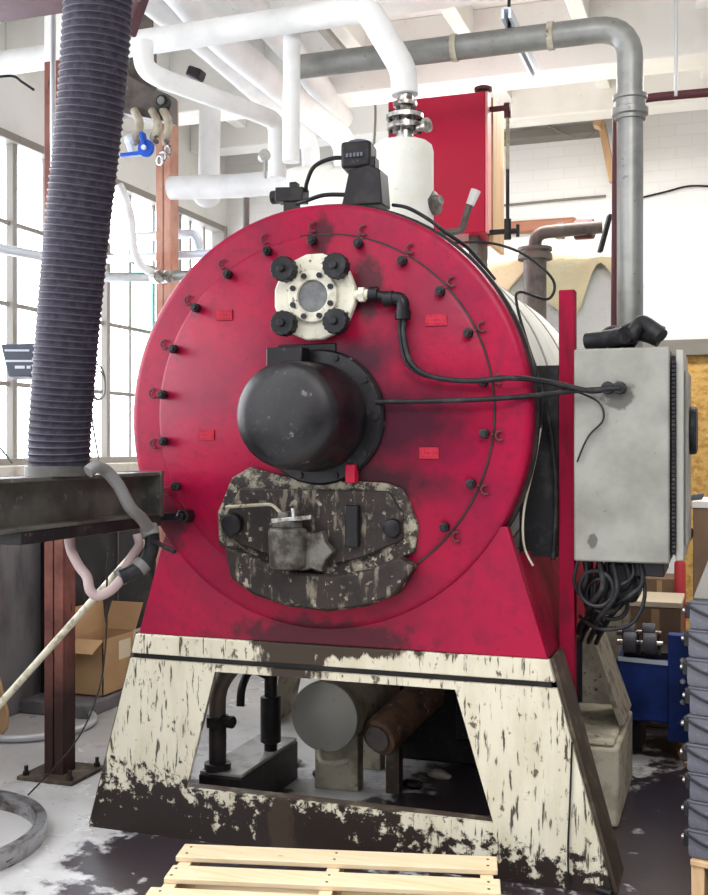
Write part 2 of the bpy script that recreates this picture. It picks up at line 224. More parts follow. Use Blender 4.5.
# ---------------------------------------------------------------- mesh builder
class MB:
    def __init__(s): s.b = bmesh.new()
    def add(s, verts, faces):
        vs = [s.b.verts.new(v) for v in verts]
        for f in faces:
            try: s.b.faces.new([vs[i] for i in f])
            except ValueError: pass
        return vs
    def box(s, lo, hi, M=None):
        (a, b, c), (d, e, f) = lo, hi
        v = [Vector(p) for p in ((a, b, c), (d, b, c), (d, e, c), (a, e, c), (a, b, f), (d, b, f), (d, e, f), (a, e, f))]
        if M is not None: v = [M @ p for p in v]
        s.add(v, [(0, 3, 2, 1), (4, 5, 6, 7), (0, 1, 5, 4), (1, 2, 6, 5), (2, 3, 7, 6), (3, 0, 4, 7)]); return s
    def cbox(s, c, size, rz=0.0, rx=0.0, ry=0.0):
        M = Matrix.Translation(Vector(c)) @ Matrix.Rotation(rz, 4, 'Z') @ Matrix.Rotation(ry, 4, 'Y') @ Matrix.Rotation(rx, 4, 'X')
        h = [x / 2 for x in size]; return s.box((-h[0], -h[1], -h[2]), h, M)
    def bar(s, p0, p1, w, h):                     # square bar between two points
        p0, p1 = Vector(p0), Vector(p1); d = p1 - p0; q = d.to_track_quat('Z', 'Y').to_matrix().to_4x4()
        return s.box((-w / 2, -h / 2, 0), (w / 2, h / 2, d.length), Matrix.Translation(p0) @ q)
    def lathe(s, prof, origin, axis, seg=32):     # prof = [(radius, distance along axis)]
        o = Vector(origin); ax = Vector(axis).normalized(); q = ax.to_track_quat('Z', 'Y').to_matrix()
        rings = []
        for r, h in prof:
            if r < 1e-6: rings.append([s.b.verts.new(o + ax * h)])
            else: rings.append([s.b.verts.new(o + q @ Vector((r * math.cos(2 * PI * i / seg), r * math.sin(2 * PI * i / seg), h))) for i in range(seg)])
        for A, B in zip(rings, rings[1:]):
            for i in range(seg):
                j = (i + 1) % seg
                f = [A[0], B[i], B[j]] if len(A) == 1 and len(B) > 1 else [A[i], A[j], B[0]] if len(B) == 1 and len(A) > 1 else [A[i], A[j], B[j], B[i]] if len(A) > 1 else None
                if f:
                    try: s.b.faces.new(f)
                    except ValueError: pass
        return s
    def cyl(s, p0, p1, r, r1=None, seg=24, bev=0.0):
        p0, p1 = Vector(p0), Vector(p1); L = (p1 - p0).length; r1 = r if r1 is None else r1
        if bev: pr = [(0, 0), (r - bev, 0), (r - bev * .3, bev * .3), (r, bev), (r1, L - bev), (r1 - bev * .3, L - bev * .3), (r1 - bev, L), (0, L)]
        else: pr = [(0, 0), (r, 0), (r1, L), (0, L)]
        return s.lathe(pr, p0, p1 - p0, seg)
    def sweep(s, pts, rads, seg=12, caps=True):
        pts = [Vector(p) for p in pts]; n = len(pts); rings = []
        t0 = (pts[1] - pts[0]).normalized(); up = Vector((0, 0, 1)) if abs(t0.z) < .9 else Vector((1, 0, 0)); nrm = t0.cross(up).normalized()
        for i in range(n):
            t = (pts[min(i + 1, n - 1)] - pts[max(i - 1, 0)]).normalized()
            nrm = (nrm - t * nrm.dot(t)).normalized(); bi = t.cross(nrm)
            r = rads[i] if hasattr(rads, '__len__') else rads
            rings.append([s.b.verts.new(pts[i] + (nrm * math.cos(2 * PI * k / seg) + bi * math.sin(2 * PI * k / seg)) * r) for k in range(seg)])
        for A, B in zip(rings, rings[1:]):
            for k in range(seg): s.b.faces.new([A[k], A[(k + 1) % seg], B[(k + 1) % seg], B[k]])
        if caps: s.b.faces.new(rings[0][::-1]); s.b.faces.new(rings[-1])
        return s
    def tube(s, pts, r, seg=10, sm=8): return s.sweep(spline(pts, sm), r, seg)
    def pipe(s, pts, r, bend, seg=16): return s.sweep(fillet(pts, bend), r, seg)
    def prism(s, poly, y0, y1):                   # polygon in the XZ plane, extruded along Y
        n = len(poly); v = [(x, y0, z) for x, z in poly] + [(x, y1, z) for x, z in poly]
        s.add(v, [tuple(range(n)), tuple(range(2 * n - 1, n - 1, -1))] + [(i, n + i, n + (i + 1) % n, (i + 1) % n) for i in range(n)]); return s
    def slab(s, poly, z0, z1):
        n = len(poly); v = [(x, y, z0) for x, y in poly] + [(x, y, z1) for x, y in poly]
        s.add(v, [tuple(range(n)), tuple(range(2 * n - 1, n - 1, -1))] + [(i, n + i, n + (i + 1) % n, (i + 1) % n) for i in range(n)]); return s
    def ring_band(s, c, r0, r1, y0, y1, seg=64, a0=0, a1=2 * PI):   # annulus around the Y axis
        full = abs(a1 - a0 - 2 * PI) < 1e-6; n = seg if full else seg + 1; vs = []
        for i in range(n):
            a = a0 + (a1 - a0) * i / seg; ca, sa = math.cos(a), math.sin(a)
            vs.append([s.b.verts.new((c[0] + r * ca, y, c[2] + r * sa)) for r, y in ((r0, y0), (r1, y0), (r1, y1), (r0, y1))])
        for i in range(seg):
            A, B = vs[i], vs[(i + 1) % n]
            for k in range(4): s.b.faces.new([A[k], A[(k + 1) % 4], B[(k + 1) % 4], B[k]])
        if not full: s.b.faces.new(vs[0]); s.b.faces.new(vs[-1][::-1])
        return s
    def ball(s, c, r, sc=(1, 1, 1), seg=16):
        M = Matrix.Translation(Vector(c)) @ Matrix.Diagonal((*sc, 1)); bmesh.ops.create_uvsphere(s.b, u_segments=seg, v_segments=seg // 2 + 2, radius=r, matrix=M); return s
    def torus(s, c, axis, R, r, seg=40, k=10, a0=0, a1=2 * PI):
        q = Vector(axis).to_track_quat('Z', 'Y').to_matrix(); full = abs(a1 - a0 - 2 * PI) < 1e-6
        n = seg if full else seg + 1; rings = []
        for i in range(n):
            a = a0 + (a1 - a0) * i / seg
            rings.append([s.b.verts.new(Vector(c) + q @ Vector(((R + r * math.cos(2 * PI * j / k)) * math.cos(a), (R + r * math.cos(2 * PI * j / k)) * math.sin(a), r * math.sin(2 * PI * j / k)))) for j in range(k)])
        for i in range(seg):
            A, B = rings[i], rings[(i + 1) % n]
            for j in range(k): s.b.faces.new([A[j], B[j], B[(j + 1) % k], A[(j + 1) % k]])
        return s
    def build(s, name, m, parent=None, bev=0.0, sharp=38, sub=False):
        bmesh.ops.recalc_face_normals(s.b, faces=s.b.faces)
        me = bpy.data.meshes.new(name); s.b.to_mesh(me); s.b.free()
        me.materials.append(MATS[m])
        me.polygons.foreach_set('use_smooth', [True] * len(me.polygons)); me.set_sharp_from_angle(angle=math.radians(sharp))
        o = bpy.data.objects.new(name, me); COL.objects.link(o)
        if bev:
            bv = o.modifiers.new('bevel', 'BEVEL'); bv.width = bev; bv.segments = 2; bv.limit_method = 'ANGLE'; bv.angle_limit = math.radians(40)
        if parent is not None:
            o.parent = parent
            if parent.type == 'EMPTY': o.location = -Vector(parent.location)
        return o
def spline(pts, sm=8):
    p = [Vector(x) for x in pts]; out = []
    if len(p) == 2: return p
    for i in range(len(p) - 1):
        a, b, c, d = p[max(i - 1, 0)], p[i], p[i + 1], p[min(i + 2, len(p) - 1)]
        for k in range(sm):
            t = k / sm
            out.append(0.5 * ((2 * b) + (c - a) * t + (2 * a - 5 * b + 4 * c - d) * t * t + (3 * b - a - 3 * c + d) * t ** 3))
    out.append(p[-1]); return out
def fillet(pts, bend, k=7):
    p = [Vector(x) for x in pts]; out = [p[0]]
    for i in range(1, len(p) - 1):
        a, b, c = p[i - 1], p[i], p[i + 1]; d0 = (a - b); d1 = (c - b)
        r = min(bend, d0.length * .49, d1.length * .49); s0 = b + d0.normalized() * r; s1 = b + d1.normalized() * r
        for j in range(k + 1):
            t = j / k; out.append((1 - t) ** 2 * s0 + 2 * t * (1 - t) * b + t * t * s1)
    out.append(p[-1]); return out
def tag(o, label, cat, group=None, kind=None):
    if label: o['label'] = label
    if cat: o['category'] = cat
    if group: o['group'] = group
    if kind: o['kind'] = kind
    return o
def thing(name, label, cat, loc, group=None):
    o = bpy.data.objects.new(name, None); COL.objects.link(o); o.location = loc; o.empty_display_size = 0.1
    return tag(o, label, cat, group)
def struct(o, label=None, cat=None): return tag(o, label, cat, None, 'structure')
def kids(o): return [c for c in bpy.data.objects if c.parent == o]
def dup(o, shift=(0, 0, 0), parent=None, label=None):       # copy of a thing or part with its parts and sub-parts
    c = o.copy(); COL.objects.link(c)
    if parent is not None: c.parent = parent
    c.location = Vector(o.location) + Vector(shift)
    if label: c['label'] = label
    for ch in kids(o): dup(ch, (0, 0, 0), c)
    return c
# ================================================================ THE ROOM
LX, BY, CEIL = -3.77, 7.82, 4.0
struct(MB().box((-5.5, -1.0, -0.12), (3.2, BY + .3, 0)).build('floor', 'floor_concrete'), 'grey concrete workshop floor with oil stains and painted shade under the boiler', 'floor')
struct(MB().box((LX - .25, BY, 0), (3.2, BY + .25, CEIL)).build('wall_back', 'white_brick'), 'white painted brick wall at the back', 'wall')
wl_ = struct(MB().box((LX - .25, 0.6, 0), (LX, BY, 1.36)).build('wall_left', 'dado_paint'), 'grimy grey wall below the left windows', 'wall')
struct(MB().box((LX - .25, 0.6, 3.26), (LX, BY, CEIL)).build('wall_left_header', 'ceiling_paint'), 'white wall strip above the left windows', 'wall')
struct(MB().box((LX - .25, 0.6, 1.34), (LX + .10, BY - .01, 1.40)).build('trim_1', 'sill_concrete', bev=.008), 'pale concrete sill under the left windows', 'sill')
struct(MB().box((-5.5, 2.6, CEIL), (3.2, BY + .3, CEIL + .1)).build('ceiling', 'ceiling_paint'), 'white painted ceiling', 'ceiling')
# ceiling beams across the room and joists running into it
for i, (y, zb, w, zt, lab) in enumerate(((6.05, 3.6, .26, CEIL, 'white ceiling beam across the room above the red tank'), (5.02, 3.66, .16, CEIL, 'white ceiling beam nearest to the camera'), (7.2, 3.7, .2, CEIL, 'white ceiling beam next to the back wall'))):
    struct(MB().box((LX, y, zb), (3.0, y + w, zt)).build('trim_%d' % (i + 2), 'ceiling_paint', bev=.01), lab, 'beam')
jm = MB()
for x in (-3.4, -2.75, -2.1, -1.45, -.8, -.15, .5, 1.15):
    jm.box((x, 2.7, CEIL - .16), (x + .09, BY, CEIL))
struct(jm.build('ceiling_joists', 'ceiling_paint', bev=.006), 'white ceiling joists', 'joists')
struct(MB().box((-.6, BY - .1, 2.13), (3.0, BY, 2.24)).build('trim_6', 'grey_board', bev=.006), 'grey ledge running along the white brick wall', 'ledge')
# windows in the left wall: four bays of steel frames
edges = [4.17, 5.154, 6.134, 7.11, 7.79]
for i in range(4):
    y0, y1 = edges[i], edges[i + 1]
    w = bpy.data.objects.new('window_%d' % (i + 1), None); COL.objects.link(w); w.location = (LX, y0, 1.4)
    struct(w, ['bright steel framed window nearest to the camera', 'bright steel framed window behind the black hose duct', 'bright steel framed window right of the black duct with a green pane', 'bright steel framed window in the far corner'][i], 'window')
    f = MB(); X0, X1 = LX - .10, LX - .02
    f.box((X0 + .02, y0 - .02, 1.4), (X1 - .01, y0 + .02, 3.26))
    if i == 3: f.box((X0, y1 - .03, 1.4), (X1 + .03, y1 + .03, 3.26))
    for z in (1.86, 2.31, 2.77): f.box((X0 + .02, y0, z - .013), (X0 + .045, y1, z + .013))
    for z in (1.415, 3.24): f.box((X0, y0, z - .025), (X1 + .02, y1, z + .025))
    for k in (1, 2):
        yy = y0 + (y1 - y0) * k / 3; f.box((X0 + .02, yy - .008, 1.4), (X0 + .04, yy + .008, 3.26))
    f.build('frame', 'window_steel', w, bev=.004)
    MB().box((LX - .075, y0, 1.4), (LX - .071, y1, 3.26)).build('glass', 'window_glass', w)
    if i == 2: MB().box((LX - .069, y0 + .325, 2.32), (LX - .065, y0 + .64, 2.76)).build('pane', 'green_glass', w)

# steel columns at the left
def column(name, x, y, z1, m, label, base):
    t = thing(name, label, 'column', (x, y, 0))
    c = MB(); hw, d = .05, .10
    c.box((x - hw, y - d / 2, .0 if not base else .015), (x + hw, y - d / 2 + .012, z1)); c.box((x - hw, y + d / 2 - .012, .015), (x + hw, y + d / 2, z1)); c.box((x - .006, y - d / 2, .015), (x + .006, y + d / 2, z1))
    c.box((x + hw - .012, y - d / 2 + .012, .015), (x + hw, y + d / 2 - .012, z1))
    c.build('shaft', m, t, bev=.003)
    if base:
        MB().box((x - .14, y - .13, 0), (x + .15, y + .15, .018)).build('base_plate', 'oily_brown', t, bev=.003)
        for dx, dy in ((-.11, -.10), (.12, -.10), (-.11, .12), (.12, .12)):
            b = MB().cyl((x + dx, y + dy, .016), (x + dx, y + dy, .035), .016, seg=6); b.cyl((x + dx, y + dy, .03), (x + dx, y + dy, .06), .009, seg=10)
            b.build('anchor_bolt', 'black_steel', t)
    return t
column('steel_column', -2.885, 4.24, 3.255, 'rust_steel', 'rust red steel column behind the black hose duct, bolted to the floor', True)
column('steel_column', -3.19, 5.80, 3.6, 'salmon_steel', 'salmon coloured steel column between the far windows and the boiler', False)
struct(MB().box((-2.935, 4.19, 3.256), (-2.835, 4.29, CEIL)).build('trim_7', 'ceiling_paint', bev=.004), 'white painted stub between the rust red column and the ceiling', 'beam')
b = MB(); z = 3.0
struct(MB().box((-4.2, 3.02, 2.995), (-1.83, 3.10, 3.175)).box((-4.2, 2.96, 2.98), (-1.83, 3.16, 2.995)).build('trim_8', 'maroon_beam', bev=.004), 'dark maroon steel beam across the top left', 'beam')

# ================================================================ THE BOILER
U0, ZC, R, F = -1.37, 1.612, 0.783, 3.70
UD = -1.412
boiler = thing('boiler', 'large red horizontal boiler with round front plate on a dirty cream steel stand', 'boiler', (U0, F, 0))
C0 = (UD, F, ZC); AX = (0, 1, 0)
MB().lathe([(0, .0), (R - .03, .0), (R - .012, .004), (R - .003, .013), (R, .03), (R, .075), (0, .075)], C0, AX, 128).build('front_plate', 'red_paint', boiler)
fp = kids(boiler)[0]
# raised round inner door of the front plate with its thin dark seam
DC = (-1.413, F, 1.625); DR = .652
MB().lathe([(0, -.014), (DR - .012, -.014), (DR, -.007), (DR, .004), (0, .004)], DC, AX, 128).build('door_plate', 'red_paint', boiler)
MB().ring_band(DC, DR - .001, DR + .0065, F - .006, F + .003, 96, math.radians(-72), math.radians(96)).build('door_seam', 'black_steel', boiler)
MB().ring_band(C0, R - .05, R + .012, F + .075, F + .105, 96).build('rim_gasket', 'black_steel', boiler)
MB().ring_band(C0, R - .05, R + .004, F + .105, F + .135, 96).build('rim_band', 'zinc_pipe', boiler)
MB().cyl((UD, F + .12, ZC), (UD, 5.84, ZC), .762, seg=96, bev=.02).build('shell', 'white_lagging', boiler)
s = MB()
for y in (4.35, 5.0, 5.65): s.ring_band(C0, .757, .766, y, y + .04, 80)
s.build('strap', 'grey_steel', boiler)
# lug bolts with hooked clips round the seam
def lug(a):
    ca, sa = math.cos(a), math.sin(a); x, zz = DC[0] + .630 * ca, DC[2] + .630 * sa
    b = MB().cyl((x, F - .016, zz), (x, F - .045, zz), .0175, seg=12, bev=.004); b.cyl((x, F - .04, zz), (x, F - .055, zz), .010, seg=8)
    o = b.build('lug_bolt', 'black_sooty', boiler)
    x2, z2 = DC[0] + .682 * ca, DC[2] + .682 * sa
    h = MB().torus((x2, F - .012, z2), (0, 1, 0), .016, .0045, 16, 6, -2.2, 2.0); h.ball((x2 - .03 * ca, F - .004, z2 - .03 * sa), .007, seg=8)
    h.build('hook_clip', 'maroon_pipe', o)
for k in range(22):
    a = 9.3 + 360 / 22 * k
    if not 213 < a < 318: lug(math.radians(a))
# faded orange stickers on the front
for px, py, w in ((224, 315, .066), (206, 435, .066), (436, 320, .078), (429, 453, .07)):
    p = at_y(px, py, F - .018); st = MB().box((p.x - w / 2, F - .0185, p.z - .020), (p.x + w / 2, F - .0155, p.z + .020)).build('sticker', 'orange_sticker', boiler)
    l = MB()
    for i in range(2):
        for j in range(4): l.box((p.x - w * .38 + j * w * .2, F - .0195, p.z - .010 + i * .014), (p.x - w * .38 + j * w * .2 + w * .13, F - .0185, p.z - .004 + i * .014))
    l.build('print', 'red_bright_paint', st)
# sight glass: cream flange, inner ring, glass, four knurled knobs
g = at_y(315, 297, F - .05); GX, GZ = g.x, g.z
oct_ = []
for k in range(16):
    a = 2 * PI * (k + .5) / 16; rr = .158 if k % 4 in (1, 2) or True else .15; oct_.append((GX + rr * math.cos(a), GZ + rr * math.sin(a)))
MB().cyl((GX, F, GZ), (GX, F - .03, GZ), .10, seg=40).build('sight_glass_neck', 'flange_cream', boiler)
sg = MB().prism(oct_, F - .062, F - .028).build('sight_glass_flange', 'flange_cream', boiler, bev=.006)
MB().ring_band((GX, 0, GZ), .058, .094, F - .080, F - .06, 48).build('retaining_ring', 'flange_cream', sg, bev=.003)
MB().cyl((GX, F - .066, GZ), (GX, F - .058, GZ), .062, seg=40).build('glass', 'sight_glass', sg)
for k in range(8):
    a = 2 * PI * (k + .5) / 8; x, zz = GX + .078 * math.cos(a), GZ + .078 * math.sin(a)
    MB().cyl((x, F - .078, zz), (x, F - .092, zz), .0105, seg=6).build('bolt', 'black_sooty', sg)
for sx, sz in ((-1, -1), (1, -1), (-1, 1), (1, 1)):
    x, zz = GX + sx * .100, GZ + sz * .098
    kb = MB(); prof = []
    n = 28; ring = [(x + (.047 if i % 2 else .043) * math.cos(2 * PI * i / n), zz + (.047 if i % 2 else .043) * math.sin(2 * PI * i / n)) for i in range(n)]
    kb.prism(ring, F - .125, F - .075); kb.cyl((x, F - .125, zz), (x, F - .14, zz), .014, seg=12); kb.cyl((x, F - .076, zz), (x, F - .06, zz), .02)
    kb.build('knob', 'black_rubber', sg, bev=.003)
MB().box((GX - .16, F - .02, GZ - .215), (GX + .07, F, GZ - .165)).build('flange_bracket', 'black_sooty', boiler, bev=.004)
# conduit coming off the sight glass
x1 = GX + .155
c = MB().cyl((x1, F - .05, GZ), (x1 + .05, F - .05, GZ), .018); c.cyl((x1 + .015, F - .05, GZ), (x1 + .035, F - .05, GZ), .028, seg=6); c.build('union_fitting', 'flange_cream', boiler)
e = at_y(403, 298, F - .05)
c = MB().cyl((x1 + .05, F - .05, GZ), (e.x - .03, F - .05, e.z), .019, seg=16); c.cyl((x1 + .055, F - .05, GZ), (x1 + .085, F - .05, GZ), .027, seg=12); c.cyl((e.x - .07, F - .05, e.z), (e.x - .035, F - .05, e.z), .028, seg=12)
c.pipe([(e.x - .06, F - .05, e.z), (e.x, F - .05, e.z), (e.x, F - .05, e.z - .07)], .024, .035); c.cyl((e.x, F - .05, e.z - .045), (e.x, F - .05, e.z - .075), .029, seg=12)
c.build('conduit_elbow', 'black_sooty', boiler)
# burner: flange, ring and big sooty cylinder
bx, bz = -1.405, 1.61
MB().lathe([(0, 0), (.246, 0), (.246, -.03), (.238, -.04), (0, -.04)], (bx + .01, F - .01, bz), AX, 64).build('burner_flange', 'burner_black', boiler)
for k in range(10):
    bf = MB(); a = 2 * PI * k / 10; bf.cyl((bx + .01 + .222 * math.cos(a), F - .045, bz + .222 * math.sin(a)), (bx + .01 + .222 * math.cos(a), F - .06, bz + .222 * math.sin(a)), .012, seg=6); bf.build('flange_bolt', 'black_steel', boiler)
bc = MB().lathe([(0, 0), (.197, 0), (.197, -.07), (.19, -.08), (.187, -.25), (.180, -.285), (.165, -.305), (.13, -.318), (.07, -.325), (0, -.327)], (bx, F - .045, bz), AX, 64).build('burner_housing', 'burner_black', boiler)
MB().box((bx - .16, F - .13, bz + .15), (bx - .02, F - .05, bz + .25)).build('burner_bracket', 'black_sooty', boiler, bev=.006)
p = at_y(354, 470, F - .03); tb = MB().box((p.x - .018, F - .075, p.z - .045), (p.x + .018, F - .03, p.z + .02)); tb.build('red_tab', 'red_bright_paint', boiler, bev=.003)
# lower clean-out plate: peeling outer gasket, grimy inner door, crescent ledge below
def PX(l, y): return [(q.x, q.z) for q in (at_y(a, b, y) for a, b in l)]
outer = PX([(218, 512), (232, 478), (250, 467), (285, 477), (385, 483), (404, 490), (418, 525), (415, 552), (372, 572), (330, 580), (290, 573), (246, 556), (219, 545)], F - .03)
MB().prism(outer, F - .034, F - .006).build('cleanout_frame', 'peeling_cream', boiler, bev=.005)
inner = PX([(226, 515), (240, 488), (388, 491), (402, 512), (403, 540), (362, 558), (325, 566), (285, 560), (240, 545), (228, 535)], F - .05)
cd = MB().prism(inner, F - .055, F - .03).build('cleanout_door', 'grimy_plate', boiler, bev=.006)
cres = PX([(226, 545), (262, 560), (300, 571), (334, 575), (372, 569), (400, 556), (416, 566), (398, 594), (368, 606), (330, 611), (290, 606), (255, 594), (233, 578)], F - .06)
MB().prism(cres, F - .085, F - .006).build('ash_ledge', 'grimy_plate', boiler, bev=.012)
for px, py, r in ((233, 524, .042), (393, 528, .034)):
    q = at_y(px, py, F - .06); MB().cyl((q.x, F - .03, q.z), (q.x, F - .085, q.z), r, seg=20, bev=.012).build('latch_knob', 'black_sooty', cd)
q0, q1 = at_y(347, 505, F - .06), at_y(360, 547, F - .06)
MB().box((q0.x, F - .085, q1.z), (q1.x, F - .05, q0.z)).build('slide_rail', 'black_sooty', cd, bev=.004)
# oil valve on the plate
q = at_y(290, 545, F - .10); VX, VZ = q.x - .005, q.z
v = MB().cyl((VX, F - .11, VZ - .085), (VX, F - .11, VZ + .065), .066, .070, seg=28, bev=.014); v.cyl((VX, F - .11, VZ + .065), (VX, F - .11, VZ + .088), .058, seg=8)
v.cyl((VX - .005, F - .11, VZ + .088), (VX - .005, F - .11, VZ + .12), .034, seg=6); v.cyl((VX, F - .03, VZ), (VX, F - .12, VZ), .045)
vb = v.build('valve_body', 'cast_metal', boiler, bev=.003)
sl = MB(); star = []
for i in range(12):
    a = 2 * PI * i / 12; rr = .085 if i % 2 == 0 else .062; star.append((VX + .085 + rr * math.cos(a), VZ - .02 + rr * math.sin(a)))
sl.prism(star, F - .10, F - .055); sl.build('gland_flange', 'cast_metal', vb, bev=.005)
MB().pipe([at_y(226, 507, F - .12), at_y(272, 504, F - .12), at_y(283, 515, F - .13)], .006, .02, 8).build('lever_rod', 'dirty_white', vb)
l = MB().bar(at_y(272, 521, F - .15), at_y(312, 517, F - .13), .022, .016); l.cyl(at_y(294, 521, F - .14), at_y(294, 508, F - .14), .012, seg=6); l.build('lever_clamp', 'chrome', vb, bev=.003)
# red saddle under the drum
def saddle(y0, y1): return MB().prism([(U0 - .795, .775), (U0 + .795, .775), (U0 + .655, 1.225), (U0 - .665, 1.225)], y0, y1)
saddle(F + .010, F + .055).build('saddle_apron', 'red_paint', boiler, bev=.004)
for sgn in (-1, 1):
    sd = MB()
    x0, x1 = U0 + sgn * .795, U0 + sgn * .690
    sd.add([(x0, F + .055, .775), (x0, 5.7, .775), (x1, 5.7, 1.12), (x1, F + .055, 1.12), (x0 - sgn * .02, F + .055, .775), (x0 - sgn * .02, 5.7, .775), (x1 - sgn * .02, 5.7, 1.12), (x1 - sgn * .02, F + .055, 1.12)],
           [(0, 1, 2, 3), (7, 6, 5, 4), (0, 3, 7, 4), (1, 5, 6, 2), (3, 2, 6, 7), (0, 4, 5, 1)])
    sd.build('saddle_side', 'red_dull_paint', boiler)
# cream stand: front panel with a trapezoid opening
def base_half(z): return .80 + (.775 - z) * .2755
bh = base_half
top = [(U0 - bh(.775), .775), (U0 - bh(.700), .700), (U0 + bh(.700), .700), (U0 + bh(.775), .775)]
MB().prism(top, F - .006, F + .03).build('stand_top_band', 'cream_paint', boiler, bev=.004)
MB().prism([(U0 - bh(.7) + .02, .715), (U0 - bh(.67) + .02, .665), (U0 + bh(.67) - .02, .665), (U0 + bh(.7) - .02, .715)], F + .018, F + .03).build('stand_groove', 'black_steel', boiler)
zt, zb = .65, .195; il_t, il_b, ir_t, ir_b = -1.832, -1.954, -.899, -.762
fpn = MB()
fpn.prism([(U0 - bh(.678), .678), (U0 - bh(0), 0.0), (il_b, 0.0), (il_b, zb), (il_t, zt), (il_t, .678)], F, F + .02)
fpn.prism([(U0 + bh(.678), .678), (ir_t, .678), (ir_t, zt), (ir_b, zb), (ir_b, 0), (U0 + bh(0), 0)], F, F + .02)
fpn.prism([(il_t, .678), (il_t, zt), (ir_t, zt), (ir_t, .678)], F, F + .02)
fpn.prism([(il_b, zb), (il_b, 0), (ir_b, 0), (ir_b, zb)], F, F + .02)
bmesh.ops.remove_doubles(fpn.b, verts=fpn.b.verts, dist=.0005)
fpn.build('stand_front', 'cream_paint', boiler)
il = MB()      # return flanges of the opening and the sides
def strip(m, a, b, y0, y1, th):
    (xa, za), (xb, zb_) = a, b; d = Vector((xb - xa, 0, zb_ - za)).normalized(); n = Vector((-d.z, 0, d.x)) * th
    v = []
    for y in (y0, y1): v += [(xa, y, za), (xb, y, zb_), (xb + n.x, y, zb_ + n.z), (xa + n.x, y, za + n.z)]
    m.add(v, [(0, 1, 2, 3), (7, 6, 5, 4), (0, 4, 5, 1), (1, 5, 6, 2), (2, 6, 7, 3), (3, 7, 4, 0)])
strip(il, (il_b, zb), (ir_b, zb), F + .02, F + .07, -.012); strip(il, (il_t, zt), (ir_t, zt), F + .02, F + .07, .012)
il.build('stand_lip', 'oily_brown', boiler)
for sgn, dep in ((-1, .22), (1, .24)):
    m_ = MB(); strip(m_, (U0 + sgn * bh(.775), .775), (U0 + sgn * bh(0), 0), F + .02, F + dep, .014 * sgn); m_.build('stand_side', 'oily_brown', boiler)
# rails carrying the drum, rear legs
r_ = MB(); r_.box((U0 - .80, F + .05, .70), (U0 - .70, 5.75, .775)); r_.box((U0 + .70, F + .05, .70), (U0 + .785, 5.75, .775)); r_.box((U0 - .7, 5.65, .70), (U0 + .7, 5.75, .775)); r_.build('stand_rail', 'oily_brown', boiler, bev=.004)
for sgn in (-1, 1):
    m_ = MB(); y0 = 5.0
    a, b_ = (U0 + sgn * .80, .76), (U0 + sgn * .95, 0.336 if sgn > 0 else 0.0)
    strip(m_, a, b_, *((4.62, 5.0) if sgn > 0 else (5.35, 5.7)), .02 * sgn); m_.build('rear_leg', 'burlap_grey', boiler)
MB().prism([(-.72, 1.10), (-.578, 1.10), (-.578, 1.80), (-.66, 1.80), (-.72, 1.5)], 3.965, 3.985).build('shade_plate', 'black_rubber', boiler)  # black plate added for the shade and soot between drum and post
# steam dome and insulated outlet on top
d0 = at_y(405, 175, 4.30); DX = d0.x
DT = at_y(402, 144, 4.30).z
MB().lathe([(0, 2.25), (.128, 2.25), (.128, DT - .035), (.122, DT - .012), (.108, DT), (0, DT + .003)], (DX - .01, 4.30, 0), (0, 0, 1), 48).build('steam_dome', 'white_lagging', boiler)
h0, h1 = at_y(312, 175, 4.45), at_y(392, 175, 4.45)
MB().cyl((h0.x + .02, 4.50, 2.58), (h1.x + .02, 4.50, 2.58), .16, seg=40, bev=.015).build('dome_lagging', 'white_lagging', boiler)
MB().box((h0.x - .11, 4.40, 2.3), (h0.x + .12, 4.64, 2.74)).build('lagging_box', 'white_lagging', boiler, bev=.03)
# flanged valve between the dome and the big white pipe
vx, vy = DX, 4.30
z0 = DT
fv = MB().lathe([(0, 0), (.052, 0), (.052, .02), (.035, .024), (.035, .055), (.075, .058), (.075, .078), (.045, .082), (.045, .098), (.078, .10), (.078, .118), (.04, .124), (.036, .15), (.05, .155), (.05, .17), (.034, .174), (.034, .2), (0, .2)], (vx, vy, z0), (0, 0, 1), 32)
fvo = fv.build('steam_valve', 'chrome', boiler)
for k in range(6):
    a = 2 * PI * (k + .3) / 6; MB().cyl((vx + .06 * math.cos(a), vy + .06 * math.sin(a), z0 + .04), (vx + .06 * math.cos(a), vy + .06 * math.sin(a), z0 + .14), .009, seg=8).build('stud_bolt', 'black_steel', fvo)
MB().lathe([(.0, 0), (.016, 0), (.016, .05), (.03, .052), (.03, .066), (0, .066)], (vx + .05, vy - .02, z0 + .05), (1, -.4, .1), 20).build('bleed_plug', 'chrome', fvo)
# gauge-like valve and angled drain on the right of the dome
q = at_y(438, 205, 4.32)
MB().lathe([(0, 0), (.02, 0), (.02, .03), (.052, .034), (.052, .05), (.03, .055), (.02, .08), (0, .08)], (q.x - .055, 4.32, q.z), (1, -.35, .2), 24).build('check_valve', 'cast_metal', boiler)
a_, b_ = at_y(462, 226, 4.55), at_y(473, 196, 4.55)
c = MB().pipe([at_y(440, 233, 4.5), at_y(462, 231, 4.52), at_y(466, 215, 4.55), b_], .015, .03, 12); c.build('drain_pipe', 'dark_pipe', boiler)
MB().cyl(at_y(470, 205, 4.55), at_y(476, 190, 4.55), .018, .022, seg=20).build('drain_cap', 'white_pipe', boiler)
